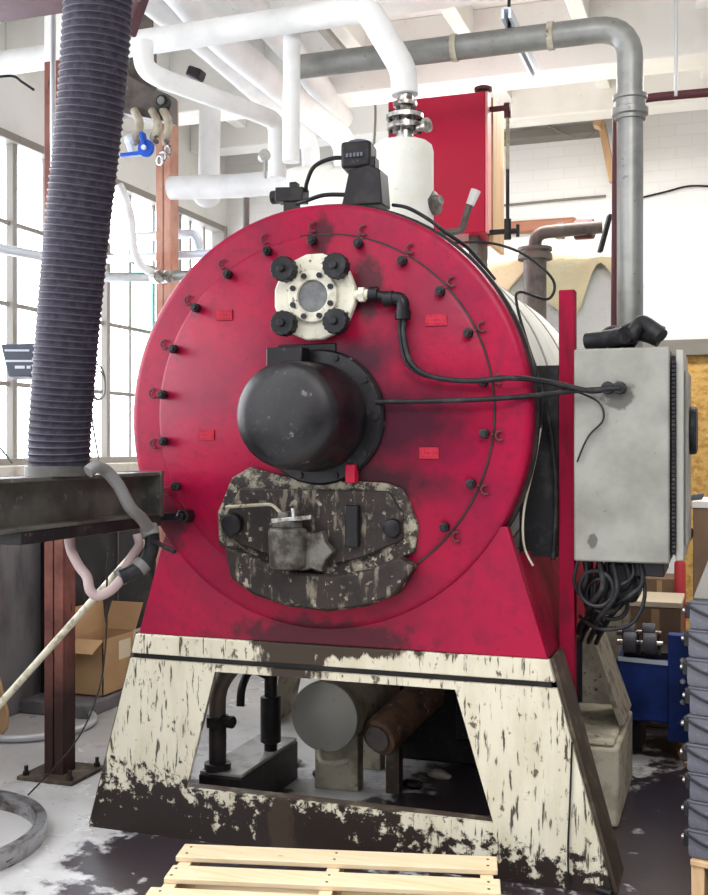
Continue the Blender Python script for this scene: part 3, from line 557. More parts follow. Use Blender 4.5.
# actuators on top of the front rim
q = at_y(359, 158, 3.86)
ab = MB().cbox((q.x, 3.86, q.z), (.115, .12, .10), rz=.1).build('actuator', 'black_steel', boiler, bev=.012)
MB().cyl((q.x, 3.86, q.z + .04), (q.x, 3.86, q.z + .06), .05, .042, seg=24).build('actuator_cap', 'slate_plastic', ab)
l = MB()
for j in range(5): l.box((q.x - .028 + j * .014, 3.79, q.z - .012), (q.x - .028 + j * .014 + .009, 3.7945, q.z + .002))
l.build('nameplate', 'slate_plastic', ab)
q = at_y(367, 188, 3.84)
ac = MB().prism([(q.x - .085, q.z - .07), (q.x + .075, q.z - .075), (q.x + .065, q.z + .055), (q.x + .02, q.z + .075), (q.x - .055, q.z + .06)], 3.79, 3.90); ac.build('linkage_box', 'black_steel', boiler, bev=.006)
MB().cbox((q.x + .01, 3.84, q.z + .085), (.06, .06, .05)).build('linkage_cap', 'black_sooty', boiler, bev=.006)
MB().cbox((q.x - .01, 3.85, q.z + .07), (.035, .04, .18)).build('actuator_bracket', 'black_steel', boiler, bev=.004)
q = at_y(292, 196, 3.84)
ls = MB().cbox((q.x, 3.84, q.z), (.115, .07, .055), ry=.05); ls.cbox((q.x + .01, 3.84, q.z + .035), (.03, .04, .03)); ls.cyl((q.x - .055, 3.84, q.z), (q.x - .085, 3.84, q.z), .026, seg=16); ls.build('limit_switch', 'black_steel', boiler, bev=.004)
MB().cbox((q.x, 3.84, q.z - .04), (.05, .05, .05)).build('switch_bracket', 'black_steel', boiler)
c = MB().tube([at_y(356, 160, 3.82), at_y(335, 158, 3.80), at_y(315, 166, 3.80), at_y(307, 182, 3.82), at_y(306, 192, 3.83)], .008); c.build('switch_cable', 'black_rubber', boiler)
c = MB().tube([at_y(352, 195, 3.80), at_y(325, 195, 3.79), at_y(305, 201, 3.80), at_y(292, 204, 3.84)], .008); c.build('switch_cable', 'black_rubber', boiler)
# stub bracket between drum and beam
p0, p1 = at_y(150, 517, F - .02), at_y(193, 516, F - .02)
sb = MB().bar((p0.x, F - .03, p0.z), (p1.x, F - .03, p1.z), .04, .03); sb.cyl((p1.x - .02, F, p1.z), (p1.x - .02, F - .07, p1.z), .028, seg=6); sb.cyl((p1.x - .02, F - .06, p1.z), (p1.x - .02, F - .09, p1.z), .014, seg=12); sb.build('side_bracket', 'black_sooty', boiler, bev=.003)
# ================================================================ CONTROL CABINET at the right
cab = thing('control_cabinet', 'tall grey steel control cabinet on a red post right of the boiler', 'cabinet', (-.34, 3.8, 1.1))
cx0, cx1, cy0, cz0, cz1 = -.500, -.179, 3.80, 1.105, 1.842
MB().box((cx0, cy0, cz0), (cx1, 4.22, cz1)).build('cabinet_body', 'cabinet_paint', cab, bev=.007)
MB().box((cx1 + .004, cy0 + .03, cz0 + .03), (cx1 + .02, 4.20, cz1 - .03)).build('door_seal', 'black_rubber', cab)
dr = MB().box((cx1 + .018, cy0 + .02, cz0 + .01), (cx1 + .045, 4.20, cz1 - .01)).build('cabinet_door', 'grey_steel', cab, bev=.005)
MB().box((cx1 + .0455, cy0 + .05, cz0 + .06), (cx1 + .058, 4.18, cz1 - .08)).build('door_panel', 'cabinet_paint', dr, bev=.004)
MB().cyl((cx1 + .05, 4.0, 1.56), (cx1 + .085, 4.0, 1.56), .085, seg=32, bev=.012).build('rotary_switch', 'black_rubber', dr)
hs = MB()
for i in range(46): hs.box((cx1 + .006, cy0 - .003, cz0 + .04 + i * .0142), (cx1 + .017, cy0 + .031, cz0 + .05 + i * .0142))
hs.build('hinge', 'black_steel', cab)
MB().box((cx0 + .20, 3.85, cz0 - .05), (cx1 - .02, 4.15, cz0)).build('gland_box', 'black_steel', cab, bev=.004)
post = MB().box((-.574, 3.95, 0), (-.517, 4.01, 2.072)).build('post', 'red_dull_paint', cab, bev=.004)
MB().box((-.517, 3.96, 1.70), (-.495, 4.0, 1.76)).box((-.517, 3.96, 1.2), (-.495, 4.0, 1.26)).build('bracket', 'black_steel', post)
for px in (608, 620):
    q = at_y(px, 388, 3.79); MB().cyl((q.x, 3.80, q.z), (q.x, 3.765, q.z), .022, seg=16, bev=.006).build('cable_gland', 'black_rubber', cab)
# cables hanging beneath the cabinet
random.seed(3)
for i in range(16):      # loom: down from the cabinet floor, then bent away behind the post to the boiler
    x = cx0 + .015 + (i % 8) * .029 + random.uniform(-.008, .008); y = 3.84 + .07 * (i // 8) + random.uniform(0, .05)
    d = random.uniform(.10, .26); xe = random.uniform(-.52, -.46); ye = random.uniform(4.06, 4.22)
    MB().tube([(x, y, cz0 + .005), (x + random.uniform(-.02, .02), y - .01, cz0 - d * .45), (x * .6 + xe * .4, y + .03, cz0 - d * .85), (xe + .03, ye - .1, cz0 - d - .04), (xe, ye, cz0 - d - .10)], (.006, .009, .012)[i % 3], 10, 7).build('hanging_cable', 'black_rubber', cab)
MB().tube([(cx0 + .22, 3.86, cz0 + .005), (cx0 + .235, 3.85, cz0 - .12), (cx0 + .19, 3.84, cz0 - .215), (cx0 + .08, 3.85, cz0 - .24), (cx0 - .01, 4.05, cz0 - .23)], .007).build('hanging_cable', 'black_rubber', cab)
MB().box((cx0 + .09, 3.88, cz0 - .15), (cx0 + .21, 4.12, cz0)).build('wiring_duct', 'black_rubber', cab, bev=.02)
for k in range(3):
    MB().torus((cx0 + .07 + .02 * k, 3.86 + .04 * k, cz0 - .10 - .03 * k), (.2, 1, .15 * k), .062, .008, 32, 8).build('cable_coil', 'black_steel', cab)

def wire(name, label, pts, r, m='black_rubber', cat='cable', seg=10):
    return tag(MB().tube(pts, r, seg).build(name, m), label, cat)
ex = at_y(403, 298, F - .05)
wire('power_cable', 'black cable from the sight glass elbow curving down to the grey cabinet', [(ex.x + .006, F - .05, ex.z - .06), at_y(404, 335, F - .05), at_y(411, 362, F - .06), at_y(430, 376, F - .06), at_y(470, 381, F - .05), at_y(510, 378, F - .06), at_y(548, 382, 3.72), at_y(590, 391, 3.76), at_y(608, 388, 3.768)], .0095)
wire('power_cable', 'thin black cable running beside the curved cable under the sight glass elbow', [(ex.x - .008, F - .05, ex.z - .06), at_y(400, 335, F - .045), at_y(406, 362, F - .05), at_y(420, 374, F - .05), at_y(440, 379, F - .035)], .006)
wire('power_cable', 'straight black cable from the burner across to the grey cabinet', [at_y(376, 402, F - .05), at_y(430, 401, F - .055), at_y(490, 399, F - .055), at_y(540, 395, 3.71), at_y(575, 391, 3.76), at_y(620, 388, 3.768)], .009)
wire('thin_wire', 'thin black wire looping over the front face of the grey cabinet', [at_y(560, 388, 3.76), at_y(583, 394, 3.78), at_y(600, 404, 3.785), at_y(603, 420, 3.785), at_y(588, 437, 3.785), at_y(577, 462, 3.785)], .0035)
wire('actuator_cable', 'black cable from the actuator down over the drum rim', [at_y(393, 205, 3.84), at_y(408, 208, 3.80), at_y(428, 219, 3.80), at_y(448, 234, 3.80), at_y(470, 250, 3.86), at_y(495, 280, 3.90)], .007)
wire('thin_wire', 'thin black wire looping in the air right of the drum top', [at_y(452, 243, 4.3), at_y(490, 243, 4.3), at_y(525, 255, 4.2), at_y(553, 280, 4.15), at_y(548, 299, 4.1), at_y(520, 292, 4.02), at_y(517, 305, 3.95), at_y(528, 345, 3.88), at_y(542, 390, 3.82), at_y(540, 430, 3.86)], .0055)
wire('white_wire', 'pale wire hanging at the right edge of the drum', [at_y(541, 425, 3.86), at_y(535, 460, 3.83), at_y(524, 510, 3.80), at_y(524, 545, 3.80), at_y(533, 566, 3.79)], .0045, 'dirty_white')
wire('seam_wire', 'black wire bundle tied along the red post', [at_y(545, 400, 3.9), at_y(552, 440, 3.93), at_y(556, 500, 3.93), at_y(553, 560, 3.93)], .009)

# crumpled black rubber mat on the cabinet
rm = MB(); 
rm.tube([(cx0 + .03, 3.92, cz1 + .010 + .028), (cx0 + .08, 3.90, cz1 + .010 + .03), (cx0 + .14, 3.86, cz1 + .010 + .034), (cx0 + .17, 3.83, cz1 + .010 + .036)], .03, 14)
rm.tube([(cx0 + .10, 3.98, cz1 + .010 + .03), (cx0 + .16, 3.96, cz1 + .010 + .05), (cx0 + .22, 3.93, cz1 + .010 + .06), (cx0 + .285, 3.92, cz1 + .010 + .035)], .038, 12)
rm.tube([(cx0 + .12, 3.90, cz1 + .010 + .03), (cx0 + .19, 3.88, cz1 + .010 + .045), (cx0 + .22, 3.91, cz1 + .010 + .085), (cx0 + .26, 3.88, cz1 + .010 + .06), (cx0 + .29, 3.86, cz1 + .010 + .03)], .027, 12)
rm.tube([(cx0 + .06, 4.02, cz1 + .010 + .02), (cx0 + .11, 4.0, cz1 + .010 + .06), (cx0 + .15, 4.02, cz1 + .010 + .045), (cx0 + .18, 4.04, cz1 + .010 + .02)], .03, 12)
tag(rm.build('rubber_scraps', 'black_rubber'), 'crumpled black rubber offcuts lying on top of the grey cabinet', 'rubber')

# ================================================================ STEEL BEAM WITH HOSE DUCT at the left
BX = -2.07
bm_ = thing('support_beam', 'dirty dark steel beam jutting in from the left below the duct', 'beam', (BX, 2.6, 0))
MB().box((BX - .065, 1.5, 1.395), (BX + .065, 3.60, 1.408)).box((BX - .065, 1.5, 1.245), (BX + .065, 3.60, 1.258)).box((BX - .006, 1.5, 1.256), (BX + .006, 3.60, 1.397)).build('i_section', 'beam_steel', bm_, bev=.003)
MB().box((BX - .07, 3.59, 1.24), (BX + .07, 3.612, 1.412)).build('end_plate', 'beam_steel', bm_, bev=.003)
MB().box((BX - .05, 2.75, 1.205), (BX + .062, 3.605, 1.245)).build('lower_channel', 'black_steel', bm_, bev=.003)
MB().box((BX - .06, 1.62, .015), (BX + .06, 1.74, 1.246)).box((BX - .14, 1.54, 0), (BX + .14, 1.82, .016)).build('leg', 'beam_steel', bm_, bev=.004)
# flexible duct: ribbed dark hose with a bright wire helix
dk = [at_d(59, 474, 3.50), at_d(60, 430, 3.49), at_d(66, 350, 3.47), at_d(75, 250, 3.44), at_d(85, 160, 3.40), at_d(93, 80, 3.37), at_d(98, 0, 3.35), at_d(100, -90, 3.33), at_d(100, -180, 3.32), at_d(100, -230, 3.32)]
duct = thing('hose_duct', 'thick dark ribbed hose duct hanging down onto the steel beam', 'hose', (dk[0].x, dk[0].y, 1.408))
sp = spline(dk, 90)
L_ = [0]
for a, b in zip(sp, sp[1:]): L_.append(L_[-1] + (b - a).length)
tot = L_[-1]; pitch = .0212; nst = int(tot / pitch * 6)
pts, rad = [], []; j = 0
def at_len(s):
    global j
    while j < len(L_) - 2 and L_[j + 1] < s: j += 1
    t = (s - L_[j]) / max(L_[j + 1] - L_[j], 1e-9); return sp[j].lerp(sp[j + 1], t)
for i in range(nst + 1):
    s_ = tot * i / nst; ph = (s_ / pitch) % 1.0
    pts.append(at_len(s_)); rad.append((.096 + .008 * s_ / tot) + .0040 * (1 - abs(2 * ph - 1) ** 2))
hm = MB(); prev = None; SEG = 40
for i in range(nst + 1):
    p = pts[i]; s_ = tot * i / nst
    td = (pts[min(i + 1, nst)] - pts[max(i - 1, 0)]).normalized(); nr = td.cross(Vector((0, 1, 0))).normalized(); bi = td.cross(nr)
    cur = []
    for k in range(SEG):
        th = 2 * PI * k / SEG; ph = (s_ / pitch - k / SEG) % 1.0
        r_k = (.096 + .008 * s_ / tot) + .0045 * (abs(2 * ph - 1) ** 1.5)
        cur.append(hm.b.verts.new(p + (nr * math.cos(th) + bi * math.sin(th)) * r_k))
    if prev:
        for k in range(SEG): hm.b.faces.new([prev[k], prev[(k + 1) % SEG], cur[(k + 1) % SEG], cur[k]])
    prev = cur
hm.build('ribbed_hose', 'duct_hose', duct, sharp=80)
j = 0; wpts = []
zb0 = None
nw = int(tot / pitch) * 40
for i in range(nw + 1):
    s_ = tot * i / nw; p = at_len(s_); k2 = at_len(min(s_ + .004, tot)); tdir = (k2 - p)
    tdir = tdir.normalized() if tdir.length > 1e-6 else Vector((0, 0, 1))
    nrm = tdir.cross(Vector((0, 1, 0))).normalized(); bi = tdir.cross(nrm); a = 2 * PI * s_ / pitch
    rr = (.096 + .008 * s_ / tot) + .0036
    wpts.append(p + (nrm * math.cos(a) + bi * math.sin(a)) * rr)
MB().sweep(wpts, .0022, 4).build('wire_helix', 'duct_wire', duct)
MB().lathe([(.108, 0), (.108, .03), (.10, .032), (.10, 0)], (dk[0].x, dk[0].y, 1.4085), (0, 0, 1), 40).build('clamp_ring', 'beam_steel', duct)
# hoses by the beam end
wire('flex_conduit', 'grey flexible conduit arching over the beam end', [at_d(88, 472, 3.36), at_d(96, 467, 3.38), at_d(106, 471, 3.42), at_d(118, 485, 3.44), at_d(130, 507, 3.46), at_d(142, 519, 3.52), at_d(151, 532, 3.58)], .020, 'grey_conduit', 'hose', 14)
hb = thing('rubber_hose', 'short black taped rubber hose hanging from the beam end', 'hose', tuple(at_d(150, 535, 3.58)))
MB().tube([at_d(151, 529, 3.58), at_d(152, 545, 3.58), at_d(146, 562, 3.58), at_d(133, 572, 3.57), at_d(121, 577, 3.56)], .025, 14).build('hose_body', 'black_rubber', hb)
for (a, b) in (((148, 526), (151, 536)), ((144, 563), (138, 569)), ((125, 573), (119, 578))): MB().cyl(at_d(*a, 3.58), at_d(*b, 3.57), .030, seg=16).build('clamp', 'grey_conduit', hb)
MB().bar(at_d(152, 540, 3.55), at_d(175, 552, 3.50), .018, .012).build('tie_handle', 'black_steel', hb, bev=.002)
wire('pink_hose', 'dirty pinkish hose dropping from the beam in a loop', [at_d(69, 536, 3.62), at_d(71, 550, 3.62), at_d(79, 566, 3.60), at_d(87, 577, 3.58), at_d(90, 590, 3.56), at_d(98, 596, 3.56), at_d(111, 590, 3.56), at_d(123, 577, 3.56)], .0165, 'pink_hose', 'hose', 14)
wire('pink_hose', 'pale hose loop end hidden behind the black rubber hose', [at_d(137, 534, 3.66), at_d(139, 545, 3.66), at_d(132, 556, 3.64), at_d(122, 572, 3.60)], .015, 'pink_hose', 'hose', 14)
tag(MB().cyl(at_d(-95, 800, 4.05) + Vector((0, 0, -.04)), at_d(146, 540, 3.95), .0135, seg=12).build('long_pole', 'pole_paint'), 'long pale pole leaning diagonally under the beam', 'pole')
wire('hanging_wire', 'thin dark wire hanging from the beam down to the floor', [at_d(109, 533, 3.55), at_d(107, 580, 3.6), at_d(106, 640, 3.8), at_d(99, 690, 4.1), at_d(80, 735, 4.4), at_d(52, 770, 4.6), at_z(28, 795, .006)], .0035, 'black_steel', 'wire')
wire('conduit_pipe', 'thin pale upright conduit left of the ribbed duct', [at_d(53, -60, 3.9), at_d(53, 38, 3.9), at_d(53, 140, 3.9), at_d(55, 260, 3.9), at_d(50, 470, 3.9), at_d(50, 520, 3.9)], .010, 'silver_hose', 'pipe', 12)

# ================================================================ PIPES UNDER THE CEILING
def pipe(name, label, pts, r, m, bend=.1, cat='pipe', rings=()):
    t = thing(name, label, cat, tuple(pts[0])); pts = [Vector(p) for p in pts]
    MB().pipe(pts, r, bend, 24).build('pipe_run', m, t)
    for (a, b, rr) in rings: MB().cyl(a, b, rr, seg=24, bev=.004).build('pipe_clip', m if rr > r * 1.25 else 'dark_pipe', t)
    return t
zP = at_y(345, 12, 4.3).z; zA = at_y(372, 12, 4.3)
vt = (DX, 4.30, DT + .202)
PV = 4.3
pipe('steam_pipe', 'thick white steam pipe crossing the top and bending down to the dome valve', [(-3.4, 4.3, zP - .02), (-1.5, 4.3, zP), (zA.x - .02, 4.3, zP), (DX - .005, 4.3, at_y(403, 70, 4.3).z), vt], .056, 'white_pipe', .16)
pipe('steam_pipe', 'white pipe branching below the thick steam pipe and elbowing down left of the dome', [at_d(143, 42, 4.62), at_d(144, 68, 4.62), at_d(160, 78, 4.65), at_d(262, 115, 5.2), at_d(277, 122, 5.3), at_d(277, 168, 5.3), at_d(277, 178, 5.3)], .043, 'white_pipe', .12)
pipe('steam_pipe', 'upright white pipe just left of the dome', [at_d(292, 20, 4.72), at_d(291, 162, 4.72)], .038, 'white_pipe')
pipe('steam_pipe', 'long white pipe running back under the ceiling and elbowing down at its far end', [at_d(150, -40, 4.7), at_d(216, 36, 5.2), at_d(322, 122, 6.2), at_d(346, 140, 6.4), at_d(346, 185, 6.4)], .072, 'white_pipe', .2)
pipe('steam_pipe', 'thinner white pipe running back between two others under the ceiling', [at_d(120, -20, 4.8), at_d(200, 42, 5.4), at_d(298, 128, 6.4), at_d(310, 142, 6.5), at_d(312, 180, 6.5)], .055, 'white_pipe', .2)
pipe('steam_pipe', 'white pipe running back highest under the ceiling behind the thick steam pipe', [at_d(230, -20, 5.2), at_d(300, 60, 6.0), at_d(342, 118, 6.8)], .075, 'white_pipe')
pipe('steam_pipe', 'upright white pipe in the far corner left of the boiler', [at_d(210, 100, 6.6), at_d(209, 182, 6.6)], .065, 'white_pipe')
pipe('steam_pipe', 'level white pipe in the far corner behind the drum top', [at_d(171, 188, 6.4), at_d(240, 186, 6.25), at_d(300, 180, 6.1)], .068, 'white_pipe')
tag(MB().ball(at_d(207, 196, 6.5), .085, (1, 1, .8), 24).build('lamp_globe', 'white_pipe'), 'round white globe under the level corner pipe', 'globe')
gp0, gp1 = at_y(300, 65, 4.55), at_y(560, 37, 4.55); zg = (gp0.z + gp1.z) / 2
xv = at_y(630, 200, 4.55).x
gpt = pipe('exhaust_pipe', 'grey zinc pipe running along the ceiling and bending down behind the cabinet', [(gp0.x - .02, 4.55, zg), (gp1.x, 4.55, zg), (xv, 4.55, zg), (xv, 4.55, 2.4), (xv, 4.55, 1.45), (UD + .76, 4.55, 1.45)], .053, 'zinc_pipe', .27)
cz = at_y(630, 108, 4.55).z
MB().lathe([(.05, -.05), (.062, -.05), (.062, -.035), (.073, -.03), (.073, -.005), (.062, 0), (.062, .03), (.070, .034), (.070, .05), (.05, .052)], (xv, 4.55, cz), (0, 0, 1), 32).build('coupling', 'zinc_pipe', gpt)
for px in (452, 548):
    q = at_y(px, 50, 4.55); MB().cyl((q.x, 4.55, zg), (q.x + .025, 4.55, zg), .058, seg=24).build('pipe_band', 'dirty_white', gpt)
q = at_y(509, 30, 4.55)
MB().cyl((q.x, 4.55, zg), (q.x, 4.55, CEIL - .1), .007, seg=8).build('hanger_rod', 'black_steel', gpt)
su = MB(); a, b = Vector((q.x - .01, 4.46, zg + .085)), Vector((q.x - .01, 5.25, zg + .07)); 
su.bar(a, b, .012, .045); su.bar(a + Vector((.03, 0, 0)), b + Vector((.03, 0, 0)), .012, .045); su.bar(a + Vector((.015, 0, .02)), b + Vector((.015, 0, .02)), .04, .006)
tag(su.build('strut_channel', 'light_blue_metal'), 'pale blue strut channel hanging over the grey zinc pipe', 'bracket')
rz = at_d(680, 94, 5.0)
t = pipe('water_pipe', 'dark maroon pipe from the right, elbowing down into a thin black riser', [at_d(760, 88, 4.85), at_d(655, 97, 5.0), at_d(617, 103, 5.06), at_d(615, 335, 5.06), at_d(615, 420, 5.06)], .020, 'maroon_pipe', .05)
q = at_d(676, 96, 4.95)
pipe('ceiling_rod', 'thin pale rod hanging from the ceiling to the maroon pipe', [(q.x, q.y, CEIL), (q.x, q.y, q.z + .0)], .008, 'silver_hose')
# brackets and pipes on the back wall
tag(MB().bar(at_y(618, 72, 7.5), at_y(597, 128, 7.5), .10, .05).build('wood_brace', 'tan_wood', bev=.004), 'light wooden brace leaning up to the ceiling behind the zinc pipe', 'brace')
tag(MB().bar(at_y(601, 120, 7.65), at_y(613, 182, 7.65), .07, .05).build('wood_brace', 'tan_wood', bev=.004), 'brown wooden brace slanting down behind the black riser', 'brace')
tag(MB().box((at_y(480, 122, 7.7).x, 7.66, 3.70), (at_y(602, 118, 7.7).x, 7.82, 3.76)).build('wall_rail', 'grey_board', bev=.004), 'greyish rail high on the back wall right of the red tank', 'rail')
tag(MB().box((at_y(480, 228, 7.7).x, 7.74, at_y(540, 224, 7.7).z - .045), (at_y(575, 225, 7.7).x, 7.81, at_y(540, 224, 7.7).z + .045)).build('copper_rail', 'copper_pipe', bev=.02), 'copper brown pipe section low on the back wall', 'pipe')
pt = thing('relief_pipe', 'dark flanged standpipe with an elbow rising behind the drum', 'pipe', tuple(at_d(535, 320, 5.96)))
b = at_d(535, 258, 5.96); a = Vector((b.x, b.y, 0))
MB().cyl(a, b, .063, seg=24).build('standpipe', 'dark_pipe', pt)
MB().lathe([(0, -.01), (.095, -.01), (.095, .02), (.085, .024), (.085, .034), (.095, .038), (.095, .055), (0, .055)], b, (0, 0, 1), 28).build('flange', 'dark_pipe', pt)
c1 = at_d(536, 233, 5.96)
MB().pipe([b, (b.x, b.y, c1.z), tuple(at_d(602, 227, 5.9))], .036, .07, 16).build('elbow_pipe', 'dark_pipe', pt)
MB().cyl(at_d(575, 230, 5.98), at_d(594, 229, 5.93), .056, seg=16, bev=.01).build('pipe_union', 'maroon_pipe', pt)
MB().cyl(at_d(557, 231, 6.03), at_d(564, 231, 6.01), .05, seg=6).build('pipe_nut', 'dark_pipe', pt)
w = at_d(597, 235, 5.25)
tag(MB().bar(at_d(610, 215, 5.3), at_d(600, 252, 5.3), .05, .02).build('black_bracket', 'black_steel', bev=.003), 'slanted black bracket left of the black riser', 'bracket')
wire('wall_cable', 'thin dark cable sagging across the white brick wall', [at_y(640, 198, 7.8), at_y(665, 192, 7.79), at_y(690, 186, 7.79), at_y(720, 187, 7.8)], .007)
wire('wall_cable', 'thin pale cable loop under the high wall rail', [at_y(545, 122, 7.6), at_y(560, 132, 7.62), at_y(585, 138, 7.62), at_y(598, 128, 7.6)], .006, 'grey_board')
wire('wall_cable', 'thin grey cable along the back wall right of the red tank', [at_y(498, 206, 7.79), at_y(560, 200, 7.79), at_y(606, 196, 7.79)], .009, 'grey_board')
# overhead pieces in the middle
tag(MB().bar(at_d(320, 25, 5.6), at_d(348, 58, 6.2), .05, .03).build('ceiling_clip', 'grey_steel', bev=.003), 'small dark strap hanger left of the zinc pipe', 'hanger')
wire('conduit_line', 'thin pale conduit hanging under the ceiling behind the steam pipe', [at_d(330, 30, 6.4), at_d(372, 85, 7.0), at_d(374, 150, 7.0)], .008, 'grey_board', 'conduit')

# red feed tank behind the dome
ty0 = 5.2
p0, p1 = at_y(388, 102, ty0), at_y(485, 232, ty0)
tank = thing('feed_tank', 'upright bright red box tank behind the steam dome', 'tank', (p0.x + .25, 5.3, 2.37))
ztop = at_y(440, 96, ty0).z
MB().box((p0.x, ty0, p1.z), (p1.x, ty0 + .38, ztop)).build('tank_body', 'red_bright_paint', tank, bev=.006)
MB().box((p1.x, ty0 + .004, p1.z), (p1.x + .012, ty0 + .10, ztop)).build('edge_highlight', 'highlight_pink', tank, bev=.003)  # highlight along the tank's edge, painted as a pale pink strip
MB().box((p1.x, ty0 + .10, p1.z - .05), (p1.x + .02, ty0 + .38, ztop)).build('side_board', 'tan_wood', tank, bev=.003)
for x in (p0.x + .06, p1.x - .10): MB().box((x, ty0 + .08, 2.378), (x + .05, ty0 + .30, p1.z + .005)).build('leg', 'dark_pipe', tank, bev=.003)
MB().lathe([(0, 0), (.03, 0), (.03, .03), (.045, .035), (.045, .05), (.02, .06), (0, .06)], (p1.x - .03, ty0 + .10, ztop), (0, 0, 1), 20).build('vent_cap', 'maroon_pipe', tank)
gx = p1.x + .10; gy = ty0 + .06
zu, zl = at_y(505, 108, gy).z, at_y(498, 232, gy).z
MB().cyl((p1.x, gy, zu), (gx, gy, zu), .014, seg=12).cyl((gx - .015, gy, zu), (gx + .015, gy, zu), .026, seg=12).cyl((gx, gy, zu - .05), (gx, gy, zu + .02), .018, seg=12).build('upper_cock', 'maroon_pipe', tank)
MB().cyl((p1.x, gy, zl), (gx + .05, gy, zl), .014, seg=12).cyl((gx, gy, zl - .04), (gx, gy, zl + .06), .018, seg=12).cyl((gx + .05, gy, zl - .03), (gx + .05, gy, zl + .03), .009, seg=8).build('lower_cock', 'black_steel', tank)
MB().cyl((gx, gy, zl), (gx, gy, (zl + zu) / 2), .009, seg=10).build('lower_rod', 'black_steel', tank)
MB().cyl((gx, gy, (zl + zu) / 2), (gx, gy, zu), .009, seg=10).build('gauge_glass', 'dirty_white', tank)

# tarp covered crate behind the boiler
tc_ = thing('covered_crate', 'tall crate under a cream tarp and plastic sheeting behind the boiler', 'crate', (-.75, 6.6, 0))
q0, q1 = at_y(478, 270, 6.2), at_y(625, 270, 6.2)
MB().box((q0.x + .02, 6.22, 0), (q1.x - .02, 7.2, 2.53)).build('crate_body', 'dirty_white', tc_)
sheet = MB(); n = 40; vs = []
for i in range(n + 1):
    row = []
    for k in range(24):
        t_ = k / 23; x = q0.x + (q1.x - q0.x) * i / n
        zz = 2.53 - 1.35 * max(0, (t_ - .45) / .55); yy = 6.19 + .95 * max(0, (.45 - t_) / .45)
        wob = noise.noise(Vector((x * 4, yy * 3, zz * 2.5))) * .035
        row.append((x, yy - abs(wob) - .01, zz + (abs(wob) + .02 if t_ <= .45 else 0)))
    vs.append(row)
for i in range(n):
    for k in range(23): sheet.add([vs[i][k], vs[i + 1][k], vs[i + 1][k + 1], vs[i][k + 1]], [(0, 1, 2, 3)])
bmesh.ops.remove_doubles(sheet.b, verts=sheet.b.verts, dist=.0004)
so = sheet.build('plastic_sheet', 'plastic_sheet', tc_, sharp=80); sm = so.modifiers.new('thickness', 'SOLIDIFY'); sm.thickness = .004
tp = MB(); vs = []
for i in range(n + 1):
    row = []
    for k in range(20):
        t_ = k / 19; x = q0.x - .04 + (q1.x - q0.x + .08) * i / n
        hem = .10 + .07 * math.sin(i * .33) + .05 * noise.noise(Vector((i * .2, 3, 1)))
        zz = 2.57 - hem * max(0, (t_ - .6) / .4) * 2.2; yy = 6.13 + 1.0 * max(0, (.6 - t_) / .6)
        wob = noise.noise(Vector((x * 3, yy * 2.2, 7))) * .06
        row.append((x, yy - .02 + (wob * .4 if t_ > .6 else 0), zz + (wob + .05 * math.sin(x * 5) if t_ <= .6 else wob * .5)))
    vs.append(row)
for i in range(n):
    for k in range(19): tp.add([vs[i][k], vs[i + 1][k], vs[i + 1][k + 1], vs[i][k + 1]], [(0, 1, 2, 3)])
bmesh.ops.remove_doubles(tp.b, verts=tp.b.verts, dist=.0004)
so = tp.build('tarp', 'tarp_cream', tc_, sharp=80); sm = so.modifiers.new('thickness', 'SOLIDIFY'); sm.thickness = .006

# ================================================================ UNDER THE BOILER
# round grey capped cylinder
q = at_y(324, 717, 4.30); rr = .150
tk = thing('condensate_cylinder', 'horizontal cylinder with a flat round grey end under the boiler', 'cylinder', (q.x, 4.6, 0))
MB().cyl((q.x, 4.32, q.z), (q.x, 4.95, q.z), rr - .006, seg=48).build('cylinder_body', 'dirty_white', tk)
MB().cyl((q.x, 4.30, q.z), (q.x, 4.335, q.z), rr, seg=64, bev=.006).build('end_cap', 'grey_steel', tk)
for y_ in (4.45, 4.78): MB().box((q.x - .10, y_, 0), (q.x + .10, y_ + .08, q.z - rr * .72)).build('saddle_foot', 'dirty_white', tk, bev=.004)
MB().tube([(q.x - .02, 4.29, q.z - rr + .01), (q.x, 4.27, q.z - rr - .03), (q.x + .05, 4.29, q.z - rr - .04), (q.x + .10, 4.33, q.z - rr - .035)], .012).build('drain_pipe', 'dirty_white', tk)
# rusty lagged pipe stub right of it
a, b = at_y(378, 738, 4.40), at_y(430, 690, 4.80)
rp = thing('rusty_pipe', 'thick rusty lagged pipe slanting away beneath the boiler', 'pipe', tuple(a))
MB().cyl(a, b, .085, seg=32, bev=.012).build('lagged_pipe', 'rusty_pipe', rp)
MB().cyl(a - Vector((0, .02, 0)), a + (b - a) * .12, .055, seg=20).build('pipe_core', 'dark_pipe', rp)
MB().box((a.x + .01, a.y + .08, 0), (a.x + .07, a.y + .14, a.z - .03)).build('prop', 'oily_brown', rp)
random.seed(5)
for i in range(5):
    p = at_z((292, 322, 352, 412, 440)[i], (765, 778, 782, 788, 778)[i], .0)
    rk = MB(); bmesh.ops.create_icosphere(rk.b, subdivisions=2, radius=.035, matrix=Matrix.Translation((p.x, p.y, .016)) @ Matrix.Diagonal((1.5, 1.0, .55, 1)))
    for v_ in rk.b.verts: v_.co += Vector((noise.noise(v_.co * 22), noise.noise(v_.co * 22 + Vector((5, 5, 5))), noise.noise(v_.co * 22 + Vector((9, 1, 4))))) * .012
    tag(rk.build('debris_lump', 'black_sooty' if i % 2 else 'burlap_grey'), ['dark lump of debris left of the round cylinder end', 'grey lump of debris under the round cylinder end', 'dark lump of debris at the middle under the boiler', 'grey lump of debris near the rusty pipe mouth', 'dark lump of debris farthest right by the rusty pipe'][i], 'debris')
